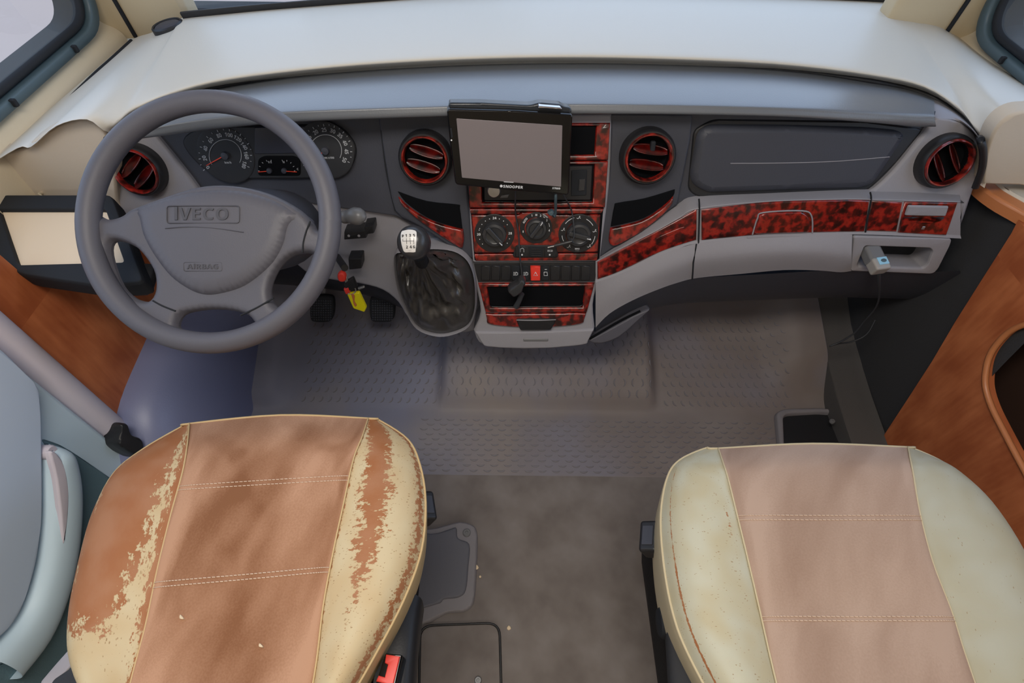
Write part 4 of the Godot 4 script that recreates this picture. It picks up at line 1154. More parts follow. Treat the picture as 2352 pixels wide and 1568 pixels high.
	var dr := MB.new(); slab(dr, cr2(L([1115, 717, 1115, 717, 1230, 716, 1347, 715, 1347, 715, 1342, 730, 1336, 740, 1300, 746, 1230, 750, 1160, 747, 1122, 741, 1118, 730]), 4), CP, 3.0, 0.006, 0.004, 0.002); obj("burr_drawer", dr, M.burl, t)
	var dh := MB.new(); slab(dh, rounded(L([1185, 727, 1277, 726, 1274, 738, 1265, 753, 1195, 754, 1188, 738]), 4), CP, 3.0, 0.006, 0.004, 0.006); obj("drawer_handle", dh, M.black, t)
	var dl := MB.new(); seam(dl, L([1186, 729, 1231, 730, 1276, 728]), CP, 0.0011, 0.0125, 2); obj("handle_edge", dl, M.dash_grey, t)
	var lb := MB.new(); slab(lb, cr2(L([1092, 758, 1092, 758, 1230, 758, 1364, 752, 1364, 752, 1352, 776, 1336, 789, 1230, 797, 1130, 794, 1108, 786]), 4), CP, 3.0, 0.006, 0.004, 0.003); obj("lower_drawer", lb, M.dash_grey, t)
	var ls := MB.new(); slab(ls, rounded(rect(1202, 773, 1259, 779), 2), CP, 1.0, 0.002, 0.002, 0.0085); obj("drawer_slot", ls, M.knob_grey, t)
	# folding pocket right of the console's foot
	var fp := MB.new(); slab(fp, cr2(L([1352, 780, 1380, 764, 1420, 742, 1455, 722, 1492, 708, 1465, 735, 1430, 766, 1400, 782, 1372, 787]), 3), on(slope(0.86, 0.40, 0.83, 0.33)), 3.0, 0.006, 0.02); obj("side_pocket", fp, M.wheel_grey, t)
	var fg := MB.new(); seam(fg, L([1354, 776, 1385, 757, 1425, 734, 1470, 712]), on(slope(0.86, 0.40, 0.83, 0.33)), 0.003, 0.004); obj("pocket_gap", fg, M.black_void, t)
	# radio
	var r := thing("car_radio", "black car radio with a silver knob, mostly behind the screen", "radio", CP.call(Vector2(1235, 420), 0))
	var rb := MB.new(); slab(rb, rounded(L([1110, 379, 1361, 378, 1357, 458, 1112, 459]), 4), CP, 3.0, 0.005, 0.004, 0.003); obj("radio_face", rb, M.black, r)
	var rk := MB.new(); rk.lathe(PackedVector2Array([Vector2(0.0145, 0), Vector2(0.0138, 0.012), Vector2(0.012, 0.014), Vector2(0, 0.0145)]), fr(CP, Vector2(1135, 433), 0.006), 28); obj("volume_knob", rk, M.silver, r)
	var r2 := MB.new(); slab(r2, L([1152, 445, 1170, 443, 1166, 451, 1148, 452]), CP, 1.0, 0.003, 0.002, 0.007); obj("button", r2, M.knob_grey, r)
	var r3 := MB.new(); slab(r3, rounded(L([1311, 388, 1348, 386, 1346, 446, 1310, 448]), 3), CP, 2.0, 0.004, 0.002, 0.006); var sl := obj("slot_panel", r3, M.rubber, r)
	var r4 := MB.new(); slab(r4, rounded(L([1328, 408, 1344, 406, 1342, 434, 1327, 436]), 2), CP, 1.5, 0.003, 0.002, 0.009); obj("socket", r4, M.knob_black, sl)
	var rg := MB.new(); seam(rg, L([1114, 461, 1230, 463, 1358, 460]), CP, 0.0012, 0.005, 1); obj("radio_edge", rg, M.black_gloss, r)

# ---------------------------------------------------------------- steering wheel
func steering() -> void:
	var depth := 0.857
	var n := CB.z           # the wheel lies square to the line from the driver's eyes
	var pl := Plane(n, CO - n * depth)
	var map := on(pl)
	var c := Vector2(481, 510)
	var px := depth / F
	var t := thing("steering_wheel", "grey steering wheel with four spokes and an airbag pad, on the left", "steering wheel", map.call(c, 0))
	var xf := Transform3D(CB, map.call(c, 0))
	var rim := MB.new()
	var rows := []
	for i in 97:
		var a := TAU * i / 96
		var ring := PackedVector3Array()
		var rad := Vector3(cos(a), sin(a), 0)
		for k in 20:
			var b := TAU * k / 20
			ring.append(xf * (rad * (277.5 * px + cos(b) * 0.0172) + Vector3(0, 0, sin(b) * 0.0185)))
		rows.append(ring)
	rim.grid(rows, Vector3.ZERO, true, true)
	obj("rim", rim, M.wheel_grey, t)
	# spoke moulding: one plate with three openings, thick and round-edged
	var arc := PackedVector2Array()
	for i in 49:
		var a := lerpf(deg_to_rad(176), deg_to_rad(364), i / 48.0)
		arc.append(c + Vector2(cos(a), -sin(a)) * 276.0)
	arc.append_array(cr2(L([752, 512, 738, 527, 722, 526, 712, 508, 682, 477, 622, 444, 562, 426, 502, 419, 445, 424, 380, 444, 300, 475, 278, 490, 262, 497, 244, 500, 228, 498, 212, 490]), 3, false))
	var h1 := cr2(L([250, 550, 278, 554, 308, 570, 332, 600, 346, 628, 349, 664, 339, 687, 321, 691, 294, 682, 268, 656, 249, 612, 240, 570]), 3)
	var h2 := cr2(L([705, 578, 722, 584, 731, 600, 720, 640, 700, 674, 672, 706, 644, 710, 622, 698, 613, 672, 618, 642, 638, 606, 670, 582]), 3)
	var h3 := cr2(L([398, 748, 410, 722, 447, 712, 490, 709, 535, 714, 565, 725, 582, 748, 566, 764, 530, 774, 490, 776, 450, 772, 414, 762]), 3)
	var sp := MB.new()
	sheet(sp, arc, map, {"holes": [h1, h2, h3], "step": 8.0, "bevel": 15.0, "rise": 0.014, "base": -0.014, "depth": 0.006, "h": func(p, _d): return -0.010 * clampf(1.0 - absf(p.distance_to(Vector2(485, 560)) - 40.0) / 160.0, 0.0, 1.0)})
	obj("spokes", sp, M.wheel_grey, t)
	# airbag pad
	var po := cr2(L([300, 480, 340, 462, 400, 444, 450, 434, 500, 430, 560, 434, 620, 450, 670, 474, 704, 498, 690, 512, 668, 520, 655, 562, 630, 604, 590, 640, 550, 664, 500, 678, 465, 680, 430, 668, 385, 636, 345, 584, 322, 540, 312, 500]), 4)
	var plate := rounded(rect(391, 476, 556, 515), 7, 3)
	var pad := MB.new()
	sheet(pad, po, map, {"step": 7.0, "bevel": 34.0, "rise": 0.020, "base": -0.014, "depth": 0.02,
		"h": func(p, _d): return 0.004 * (1.0 - clampf(p.distance_to(Vector2(485, 540)) / 190.0, 0.0, 1.0))})
	var pd := obj("airbag_pad", pad, M.wheel_grey, t)
	var hh := func(p: Vector2) -> float: return 0.006 + 0.004 * (1.0 - clampf(p.distance_to(Vector2(485, 540)) / 190.0, 0.0, 1.0))
	var e1 := MB.new()
	var bo := PackedVector2Array(plate); bo.append(plate[0]); 
	seam(e1, bo, map, 0.0009, hh.call(Vector2(470, 495)), 1)
	text(e1, "lVECO", fr(map, Vector2(470, 495), hh.call(Vector2(470, 495))), px * 27.0, 0.003, 1.18)
	obj("emblem", e1, M.wheel_emboss, pd)
	var e2 := MB.new()
	var b2 := rounded(rect(429, 604, 516, 624), 4, 2); b2.append(b2[0])
	seam(e2, b2, map, 0.0008, hh.call(Vector2(472, 614)) - 0.0005, 1)
	text(e2, "AlRBAG", fr(map, Vector2(473, 614), hh.call(Vector2(472, 614))), px * 11.0, 0.002, 1.3)
	obj("emblem", e2, M.wheel_emboss, pd)
	var e3 := MB.new(); seam(e3, L([388, 527, 440, 524, 500, 527, 566, 536]), map, 0.0007, hh.call(Vector2(470, 527)) - 0.0002); obj("crease", e3, M.wheel_emboss, pd)
	# joints in the moulding
	for q in [L([350, 690, 372, 702, 402, 714]), L([552, 724, 590, 706, 628, 684]), L([713, 508, 704, 530, 697, 556, 695, 580])]:
		var j := MB.new(); seam(j, q, map, 0.0014, 0.0004 if q[0].x > 700 else -0.0010); obj("joint", j, M.rubber, t)
	# column behind the wheel
	var s := thing("steering_column", "dark steering column shroud behind the wheel", "steering column", map.call(Vector2(500, 560), -0.1))
	var m := MB.new()
	var cr := []
	for q in [[0.018, 0.05], [0.03, 0.075], [0.07, 0.09], [0.13, 0.10], [0.2, 0.10]]:
		var ring := PackedVector3Array()
		for i in 28: ring.append(xf * Vector3(cos(TAU * i / 28) * q[1] + 0.012, sin(TAU * i / 28) * q[1] * 0.8 - 0.02 + q[0] * 0.25, -q[0]))
		cr.append(ring)
	m.grid(cr, Vector3.ZERO, true, true)
	obj("shroud", m, M.dash_dark, s)

# ---------------------------------------------------------------- stalk, gear lever, keys, pedals
func controls() -> void:
	# wiper stalk
	var st := thing("control_stalk", "grey control stalk end poking out right of the steering wheel", "stalk", PD(815, 496, 0.80))
	var a := MB.new(); a.tube(PackedVector3Array([PD(690, 505, 0.88), PD(760, 500, 0.83), PD(792, 498, 0.812)]), 0.008, 12); obj("stalk_arm", a, M.rubber, st)
	var b := MB.new(); b.tube(PackedVector3Array([PD(786, 498, 0.815), PD(791, 498, 0.812), PD(797, 498, 0.81), PD(801, 498, 0.808), PD(805, 497, 0.806), PD(815, 496, 0.803), PD(826, 497, 0.80), PD(834, 499, 0.798), PD(840, 501, 0.797)]), PackedFloat32Array([0.010, 0.0125, 0.0125, 0.0112, 0.0135, 0.0165, 0.016, 0.012, 0.004]), 20); obj("stalk_end", b, M.knob_grey, st)
	# switch block
	var pl := on(slope(0.93, 0.645, 0.90, 0.40))
	var sw := thing("switch_block", "black switch block below the stalk end", "switch", pl.call(Vector2(825, 527), 0))
	var c := MB.new(); slab(c, rounded(L([792, 526, 842, 521, 845, 541, 792, 545]), 3), pl, 2.0, 0.012, 0.03); obj("switch_body", c, M.black, sw)
	var d := MB.new(); slab(d, rounded(L([838, 513, 860, 510, 862, 530, 840, 533]), 3), pl, 2.0, 0.012, 0.03); obj("socket", d, M.black, sw)
	var e := MB.new()
	for x in [804, 827]: e.lathe(PackedVector2Array([Vector2(0.003, 0), Vector2(0.003, 0.0008), Vector2(0.0022, 0.0008), Vector2(0, 0.0008)]), fr(pl, Vector2(x, 534), 0.0122), 12)
	obj("switch_sign", e, M.dash_grey, sw)
	var ig := MB.new(); slab(ig, rounded(L([801, 588, 832, 587, 833, 612, 803, 615]), 3), pl, 2.0, 0.01, 0.03); tag(obj("blank_cover", ig, M.black), "square black blank cover above the keys", "cover")
	# keys hanging from the ignition
	var kp := on(slope(0.86, 0.55, 0.83, 0.40))
	var k := thing("key_bunch", "bunch of keys with a red fob and a yellow tag hanging below the stalk", "keys", kp.call(Vector2(808, 660), 0))
	var k0 := MB.new(); k0.tube(PackedVector3Array([PD(775, 590, 0.92), kp.call(Vector2(792, 615), 0.0)]), 0.008, 10); obj("ignition_barrel", k0, M.black, k)
	var k1 := MB.new(); slab(k1, cr2(L([777, 626, 785, 620, 794, 625, 797, 636, 793, 642, 783, 642, 778, 636]), 3), kp, 3.0, 0.007, 0.004, 0.004); obj("red_fob", k1, M.red_plastic, k)
	var k2 := MB.new(); slab(k2, L([790, 636, 797, 632, 803, 652, 797, 656]), kp, 1.0, 0.003, 0.002, 0.002); obj("key_blade", k2, M.silver, k)
	var k3 := MB.new(); slab(k3, rounded(L([789, 648, 812, 634, 822, 658, 798, 668]), 4), kp, 2.0, 0.006, 0.003, 0.0); obj("key_head", k3, M.black, k)
	var k4 := MB.new(); slab(k4, rounded(L([790, 660, 802, 656, 806, 668, 796, 673]), 2), kp, 2.0, 0.005, 0.002, 0.003); obj("red_strap", k4, M.red_plastic, k)
	var k5 := MB.new(); slab(k5, rounded(L([797, 672, 826, 668, 843, 704, 838, 715, 812, 706]), 3), kp, 2.0, 0.005, 0.002, 0.0); var tagm := obj("yellow_tag", k5, M.yellow, k)
	var k6 := MB.new(); slab(k6, cr2(L([808, 672, 816, 674, 816, 688, 821, 697, 817, 701, 813, 694, 811, 684]), 3), kp, 1.0, 0.002, 0.001, 0.004); obj("tag_print", k6, M.cherry, tagm)
	var k7 := MB.new()
	var ring := PackedVector3Array()
	for i in 20: ring.append(kp.call(Vector2(806, 664) + Vector2(cos(TAU * i / 20) * 12, sin(TAU * i / 20) * 9), 0.004))
	k7.tube(ring, 0.0013, 6, true); obj("key_ring", k7, M.silver, k)
	var k8 := MB.new(); slab(k8, L([822, 660, 836, 656, 838, 660, 824, 665]), kp, 1.0, 0.003, 0.002); obj("key_blade", k8, M.silver, k)
	# pedals
	var pp := on(slope(1.02, 0.27, 0.985, 0.18))
	for q in [[L([852, 682, 868, 679, 892, 679, 906, 684, 907, 716, 902, 734, 892, 738, 864, 738, 853, 732, 849, 710]), "ribbed rubber pedal between the gear lever boot and the yellow tag", 880.0], [L([714, 690, 726, 680, 750, 678, 766, 684, 768, 712, 763, 732, 752, 738, 726, 738, 714, 730]), "ribbed rubber pedal partly behind the steering wheel rim", 740.0]]:
		var pd := thing("pedal", q[1], "pedal", pp.call(Vector2(q[2], 710), 0), "pedals")
		var m := MB.new(); slab(m, cr2(q[0], 3), pp, 3.0, 0.006, 0.01); obj("pedal_pad", m, M.rubber, pd)
		var g := MB.new()
		for i in 9:
			for j in 9:
				var x: float = q[2] - 22 + i * 5.4
				var y := 688 + j * 5.4
				g.rbox(fr(pp, Vector2(x, y), 0.0066), Vector3(0.0042, 0.0042, 0.003), 0.0008)
		var go := obj("pedal_ribs", g, M.dash_dark, pd); go.set_meta("kind", "stuff")
		var ar := MB.new(); ar.tube(PackedVector3Array([pp.call(Vector2(q[2] + 2, 688), -0.01), PD(q[2] + 4, 655, 1.06), PD(q[2] + 6, 620, 1.10)]), 0.007, 8); obj("pedal_arm", ar, M.dash_grey, pd)
	# gear lever
	var t := thing("gear_lever", "black gear lever with a white shift pattern on its knob and a creased leather boot", "gear lever", CP.call(Vector2(1000, 670), 0))
	var ro := cr2(L([912, 584, 930, 573, 986, 566, 1030, 568, 1058, 578, 1078, 600, 1089, 640, 1090, 700, 1076, 738, 1040, 756, 1003, 759, 962, 743, 938, 705, 918, 650]), 4)
	var s := MB.new(); frame(s, inset(ro, -5.0), ro, CP, 2.5, 0.022, 0.04, 0.0, 1); obj("boot_surround", s, M.dash_grey, t)
	# boot: creased leather rising from the surround to the lever
	var top := PD(968, 598, 0.795)
	var rows := []
	var nn := FastNoiseLite.new(); nn.seed = 9; nn.frequency = 0.6
	var ri := inset(ro, 1.0)
	var levels := [0.0, 0.06, 0.14, 0.23, 0.32, 0.42, 0.52, 0.62, 0.72, 0.82, 0.91, 1.0]
	for f in levels:
		var r := PackedVector3Array()
		for i in ri.size():
			var q := ri[i]
			var foot: Vector3 = CP.call(q, 0.012)
			var an := TAU * i / ri.size()
			var tip: Vector3 = top + (foot - CP.call(Vector2(1000, 665), 0.012)).normalized() * 0.015
			var p := foot.lerp(tip, f)
			# sag below a straight cone, with folds that run up to the lever
			var fold := nn.get_noise_2d(cos(an) * 6.5 + 3.0, sin(an) * 6.5 + f * 1.6)
			var fold2 := nn.get_noise_2d(cos(an) * 3.4, f * 8.0 + sin(an) * 3.0)
			var w := sin(PI * clampf(f, 0.0, 1.0))
			p += fr(CP, Vector2(1000, 665)).basis.z * (w * (0.024 * fold + 0.022 * fold2) + 0.016 * sin(PI * minf(1.0, f * 2.2)) * (1.0 - f))
			r.append(p)
		rows.append(r)
	var bm := MB.new(); 
	var fine := []
	for r in rows: fine.append(r)
	var cols := []
	var smooth_rows := []
	for i in fine[0].size():
		var cc := PackedVector3Array()
		for r in fine: cc.append(r[i])
		cols.append(cr3(cc, 3))
	for j in cols[0].size():
		var r := PackedVector3Array()
		for i in cols.size(): r.append(cols[i][j])
		smooth_rows.append(r)
	bm.grid(smooth_rows, fr(CP, Vector2(1000, 665)).basis.z, true)
	obj("leather_boot", bm, M.leather_black, t)
	var sh := MB.new(); sh.tube(PackedVector3Array([top + Vector3(0, -0.03, -0.02), top, PD(962, 585, 0.775)]), PackedFloat32Array([0.016, 0.014, 0.013]), 16); obj("collar", sh, M.rubber, t)
	# knob: egg-shaped, its flat top turned to the driver
	var kc := PD(951, 557, 0.742)
	var axis := (CO - kc).normalized().lerp(Vector3(-0.55, 0.62, 0.5).normalized(), 0.40).normalized()
	var kx := CB.x - axis * CB.x.dot(axis); kx = kx.normalized()
	var kf := Transform3D(Basis(kx, axis.cross(kx), axis), kc)
	var kn := MB.new()
	kn.lathe(PackedVector2Array([Vector2(0.0070, -0.0526), Vector2(0.0140, -0.0491), Vector2(0.0187, -0.0398), Vector2(0.0246, -0.0257), Vector2(0.0283, -0.0094), Vector2(0.0290, 0.0023), Vector2(0.0275, 0.0140), Vector2(0.0222, 0.0222), Vector2(0.0146, 0.0263), Vector2(0.0070, 0.0276), Vector2(0.0000, 0.0281)]), kf, 36, 1.0, 1.08)
	var ko := obj("knob", kn, M.knob_black, t)
	var plate := func(p: Vector2, h: float) -> Vector3:       # the badge follows the dome; p in millimetres
		var r := p.length() * 0.00125
		return kf * Vector3(p.x * 0.00125, p.y * -0.00125, 0.0284 - r * r * 10.5 - r * r * r * r * 4200.0 + h)
	var kb := MB.new(); sheet(kb, cr2(L([-13, -14, -6, -17, 2, -17.5, 9, -15, 10.5, -8, 10.2, 2, 8.5, 12, 7, 15, -1, 15, -8.5, 14.5, -11, 8, -12.8, -2]), 4), plate, {"step": 2.2, "bevel": 1.0, "rise": 0.0005, "base": 0.0003, "depth": 0.002}); var badge := obj("shift_badge", kb, M.white_gloss, ko)
	var pr := MB.new()
	var place := func(x: float, y: float) -> Transform3D: return Transform3D(kf.basis, plate.call(Vector2(x, y), 0.0010))
	for q in [["R", -9.4, -7.8], ["1", -4.0, -8.4], ["3", 1.6, -8.6], ["5", 7.2, -8.6], ["2", -3.2, 7.6], ["4", 2.2, 7.4], ["6", 7.0, 7.2]]: text(pr, q[0], place.call(q[1], q[2]), 0.0050, 0.0008, 1.05)
	var line := func(x0: float, y0: float, x1: float, y1: float) -> void:
		pr.tube(PackedVector3Array([plate.call(Vector2(x0, y0), 0.001), plate.call(Vector2((x0 + x1) / 2, (y0 + y1) / 2), 0.001), plate.call(Vector2(x1, y1), 0.001)]), 0.00038, 5)
	line.call(-9.4, -0.6, 7.2, -0.8); line.call(-9.4, -4.0, -9.4, -0.6)
	line.call(-3.8, -4.6, -3.4, 3.6); line.call(1.7, -5, 2.0, 3.6); line.call(7.2, -5, 7.0, 3.6)
	obj("shift_print", pr, M.dark_print, badge)

# ---------------------------------------------------------------- screen with its cables
func sat_nav() -> void:
	var turn := deg_to_rad(5.0)
	var pl := slope(0.885, 0.72, 0.84, 0.52, turn)
	var map := on(pl)
	var t := thing("sat_nav", "black satellite navigation screen tilted in front of the radio", "navigation screen", map.call(Vector2(1172, 350), 0))
	var b := MB.new(); slab(b, rounded(L([1026, 249, 1170, 252, 1315, 261, 1310, 360, 1306, 447, 1175, 436, 1046, 423, 1034, 330]), 8), map, 3.0, 0.004, 0.022); obj("casing", b, M.black_gloss, t)
	# housing behind, showing as the rim along the top edge
	var bb := MB.new(); slab(bb, rounded(L([1029, 240, 1100, 240, 1220, 246, 1240, 240, 1290, 244, 1296, 249, 1316, 252, 1312, 300, 1300, 430, 1060, 410, 1044, 330]), 8), map, 4.0, 0.004, 0.02, -0.014); obj("back_shell", bb, M.rubber_gloss, t)
	var s := MB.new(); slab(s, rounded(L([1048, 270, 1291, 286, 1288, 427, 1061, 406]), 2), map, 0.6, 0.0006, 0.002, 0.0038); obj("screen", s, M.screen, t)
	var p := MB.new()
	text(p, "SNOOPER", fr(map, Vector2(1178, 427), 0.0042, -0.06), 0.0052, 0.0005, 1.15)
	p.lathe(PackedVector2Array([Vector2(0.0027, 0), Vector2(0.0027, 0.0005), Vector2(0, 0.0005)]), fr(map, Vector2(1151, 425), 0.0041), 14)
	text(p, "S7000", fr(map, Vector2(1277, 430.5), 0.0042, -0.06), 0.0036, 0.0005, 1.15)
	p.rbox(fr(map, Vector2(1168, 416), 0.0042, -0.06), Vector3(0.019, 0.0014, 0.0006), 0.0002)
	p.lathe(PackedVector2Array([Vector2(0.0015, 0), Vector2(0.0015, 0.0005), Vector2(0, 0.0005)]), fr(map, Vector2(1037, 320), 0.0041), 10)
	obj("print", p, M.white_print, t)
	var k := MB.new(); slab(k, rounded(L([1033, 292, 1038, 291, 1041, 314, 1036, 316]), 2), map, 1.0, 0.0012, 0.002, 0.003); obj("side_button", k, M.rubber, t)
	var top := MB.new(); slab(top, rounded(L([1238, 242, 1288, 246, 1292, 251, 1236, 249]), 2), map, 1.0, 0.006, 0.012, -0.006); obj("top_clip", top, M.chrome, t)
	# holder arm between screen and console
	var a := MB.new(); a.tube(PackedVector3Array([map.call(Vector2(1200, 340), -0.02), map.call(Vector2(1215, 335), -0.05), CP.call(Vector2(1225, 330), 0.0)]), PackedFloat32Array([0.02, 0.012, 0.022]), 14); obj("holder_arm", a, M.black, t)
	# cables
	var c1 := thing("power_cable", "thin black cable hanging from the screen down to a plug over the open tray", "cable", map.call(Vector2(1185, 440), 0))
	var m1 := MB.new(); m1.tube(cr3(PackedVector3Array([map.call(Vector2(1186, 430), -0.012), map.call(Vector2(1185, 450), -0.01), CP.call(Vector2(1184, 480), 0.02), CP.call(Vector2(1191, 530), 0.016), CP.call(Vector2(1193, 570), 0.018), CP.call(Vector2(1197, 610), 0.02), CP.call(Vector2(1200, 640), 0.024)]), 5), 0.0016, 6); obj("cord", m1, M.cable, c1)
	var m2 := MB.new(); slab(m2, cr2(L([1166, 664, 1172, 656, 1186, 648, 1192, 640, 1201, 637, 1208, 646, 1203, 656, 1200, 666, 1190, 674, 1180, 678, 1172, 672]), 3), on(slope(0.845, 0.56, 0.815, 0.45)), 4.0, 0.012, 0.012); obj("clip_body", m2, M.knob_black, c1)
	var m3 := MB.new(); m3.tube(PackedVector3Array([CP.call(Vector2(1198, 656), 0.04), CP.call(Vector2(1192, 674), 0.036), CP.call(Vector2(1185, 690), 0.032)]), PackedFloat32Array([0.0065, 0.006, 0.0068]), 12); obj("clip_stem", m3, M.cable, c1)
	var c2 := thing("usb_lead", "short blue-grey lead with a bare metal plug below the screen", "cable", map.call(Vector2(1275, 450), 0))
	var n1 := MB.new(); n1.tube(cr3(PackedVector3Array([map.call(Vector2(1279, 440), -0.012), map.call(Vector2(1277, 456), -0.004), CP.call(Vector2(1273, 476), 0.034), CP.call(Vector2(1268, 484), 0.034)]), 5), PackedFloat32Array([0.003, 0.003, 0.003, 0.003, 0.003, 0.003, 0.003, 0.003, 0.003, 0.003, 0.0035, 0.004, 0.0045, 0.005, 0.005, 0.005]), 8); obj("cord", n1, M.frame_teal, c2)
	var n2 := MB.new(); slab(n2, rounded(L([1256, 484, 1268, 478, 1273, 484, 1268, 493, 1259, 490]), 3), on(slope(0.885, 0.66, 0.86, 0.58)), 2.0, 0.006, 0.006, 0.006); obj("plug_body", n2, M.frame_teal, c2)
	var n3 := MB.new(); n3.tube(PackedVector3Array([CP.call(Vector2(1256, 486), 0.036), CP.call(Vector2(1245, 479), 0.036)]), 0.0028, 8); obj("plug_tip", n3, M.silver, c2)
	var c3 := thing("audio_lead", "black lead with a thin jack plug lying across the right heater dial", "cable", map.call(Vector2(1300, 450), 0))
	var o1 := MB.new(); o1.tube(cr3(PackedVector3Array([map.call(Vector2(1290, 440), -0.012), map.call(Vector2(1298, 456), -0.008), CP.call(Vector2(1310, 474), 0.022), CP.call(Vector2(1315, 505), 0.026), CP.call(Vector2(1316, 530), 0.03), CP.call(Vector2(1310, 543), 0.03)]), 6), 0.0015, 6); obj("cord", o1, M.cable, c3)
	var o2 := MB.new(); o2.tube(PackedVector3Array([CP.call(Vector2(1311, 542), 0.03), CP.call(Vector2(1295, 547), 0.029), CP.call(Vector2(1271, 554), 0.027)]), PackedFloat32Array([0.0028, 0.0036, 0.003]), 10); obj("plug_sleeve", o2, M.knob_black, c3)
	var o3 := MB.new(); o3.tube(PackedVector3Array([CP.call(Vector2(1271, 554), 0.027), CP.call(Vector2(1257, 558), 0.026)]), 0.0016, 8); obj("plug_tip", o3, M.silver, c3)
	# charger in the tray on the right, with its cable
	var ch := thing("car_charger", "silver-grey charger plugged into the small tray below the right vent", "charger", PD(2012, 605, 0.87))
	var tp := PD(2000, 578, 0.885); var bt := PD(2018, 616, 0.845)
	var ax := (bt - tp).normalized()
	var u1 := MB.new()
	var cx := (CB.x - ax * CB.x.dot(ax)).normalized()
	var cf := Transform3D(Basis(cx, ax, cx.cross(ax)), (tp + bt) / 2.0)
	u1.rbox(cf.translated_local(Vector3(0, -0.012, 0)), Vector3(0.036, 0.045, 0.03), 0.008, true); obj("charger_body", u1, M.knob_grey, ch)
	var u2 := MB.new(); u2.rbox(cf.translated_local(Vector3(0, 0.016, -0.002)), Vector3(0.034, 0.03, 0.028), 0.005, true); obj("charger_face", u2, M.silver_matt, ch)
	var u3 := MB.new(); u3.rbox(cf.translated_local(Vector3(0.003, 0.012, -0.0165)), Vector3(0.022, 0.018, 0.002), 0.0008); obj("blue_label", u3, M.sky_blue, ch)
	var u4 := MB.new(); u4.lathe(PackedVector2Array([Vector2(0.0055, 0), Vector2(0.0045, 0.0015), Vector2(0, 0.0018)]), Transform3D(Basis(cf.basis.x, -cf.basis.y, -cf.basis.z), cf * Vector3(0.004, 0.012, -0.0172)), 16, 1.2, 0.8); obj("charger_button", u4, M.frame_teal, ch)
	var lc := thing("charger_cable", "thin cable hanging from the charger with a loop above the right sill", "cable", bt)
	var q1 := MB.new(); q1.tube(PackedVector3Array([PD(2018, 628, 0.842), PD(2019, 645, 0.842), PD(2020, 665, 0.85)]), PackedFloat32Array([0.0042, 0.0034, 0.002]), 10); obj("strain_relief", q1, M.cable, lc)
	var q2 := MB.new(); q2.tube(cr3(PackedVector3Array([PD(2020, 664, 0.85), PD(2018, 690, 0.86), PD(2008, 712, 0.87), PD(1985, 738, 0.88), PD(1962, 765, 0.88), PD(1930, 785, 0.88), PD(1906, 795, 0.88), PD(1925, 789, 0.885), PD(1955, 785, 0.89), PD(1990, 768, 0.90), PD(2010, 735, 0.93)]), 5), 0.0022, 6); obj("cord", q2, M.cable, lc)

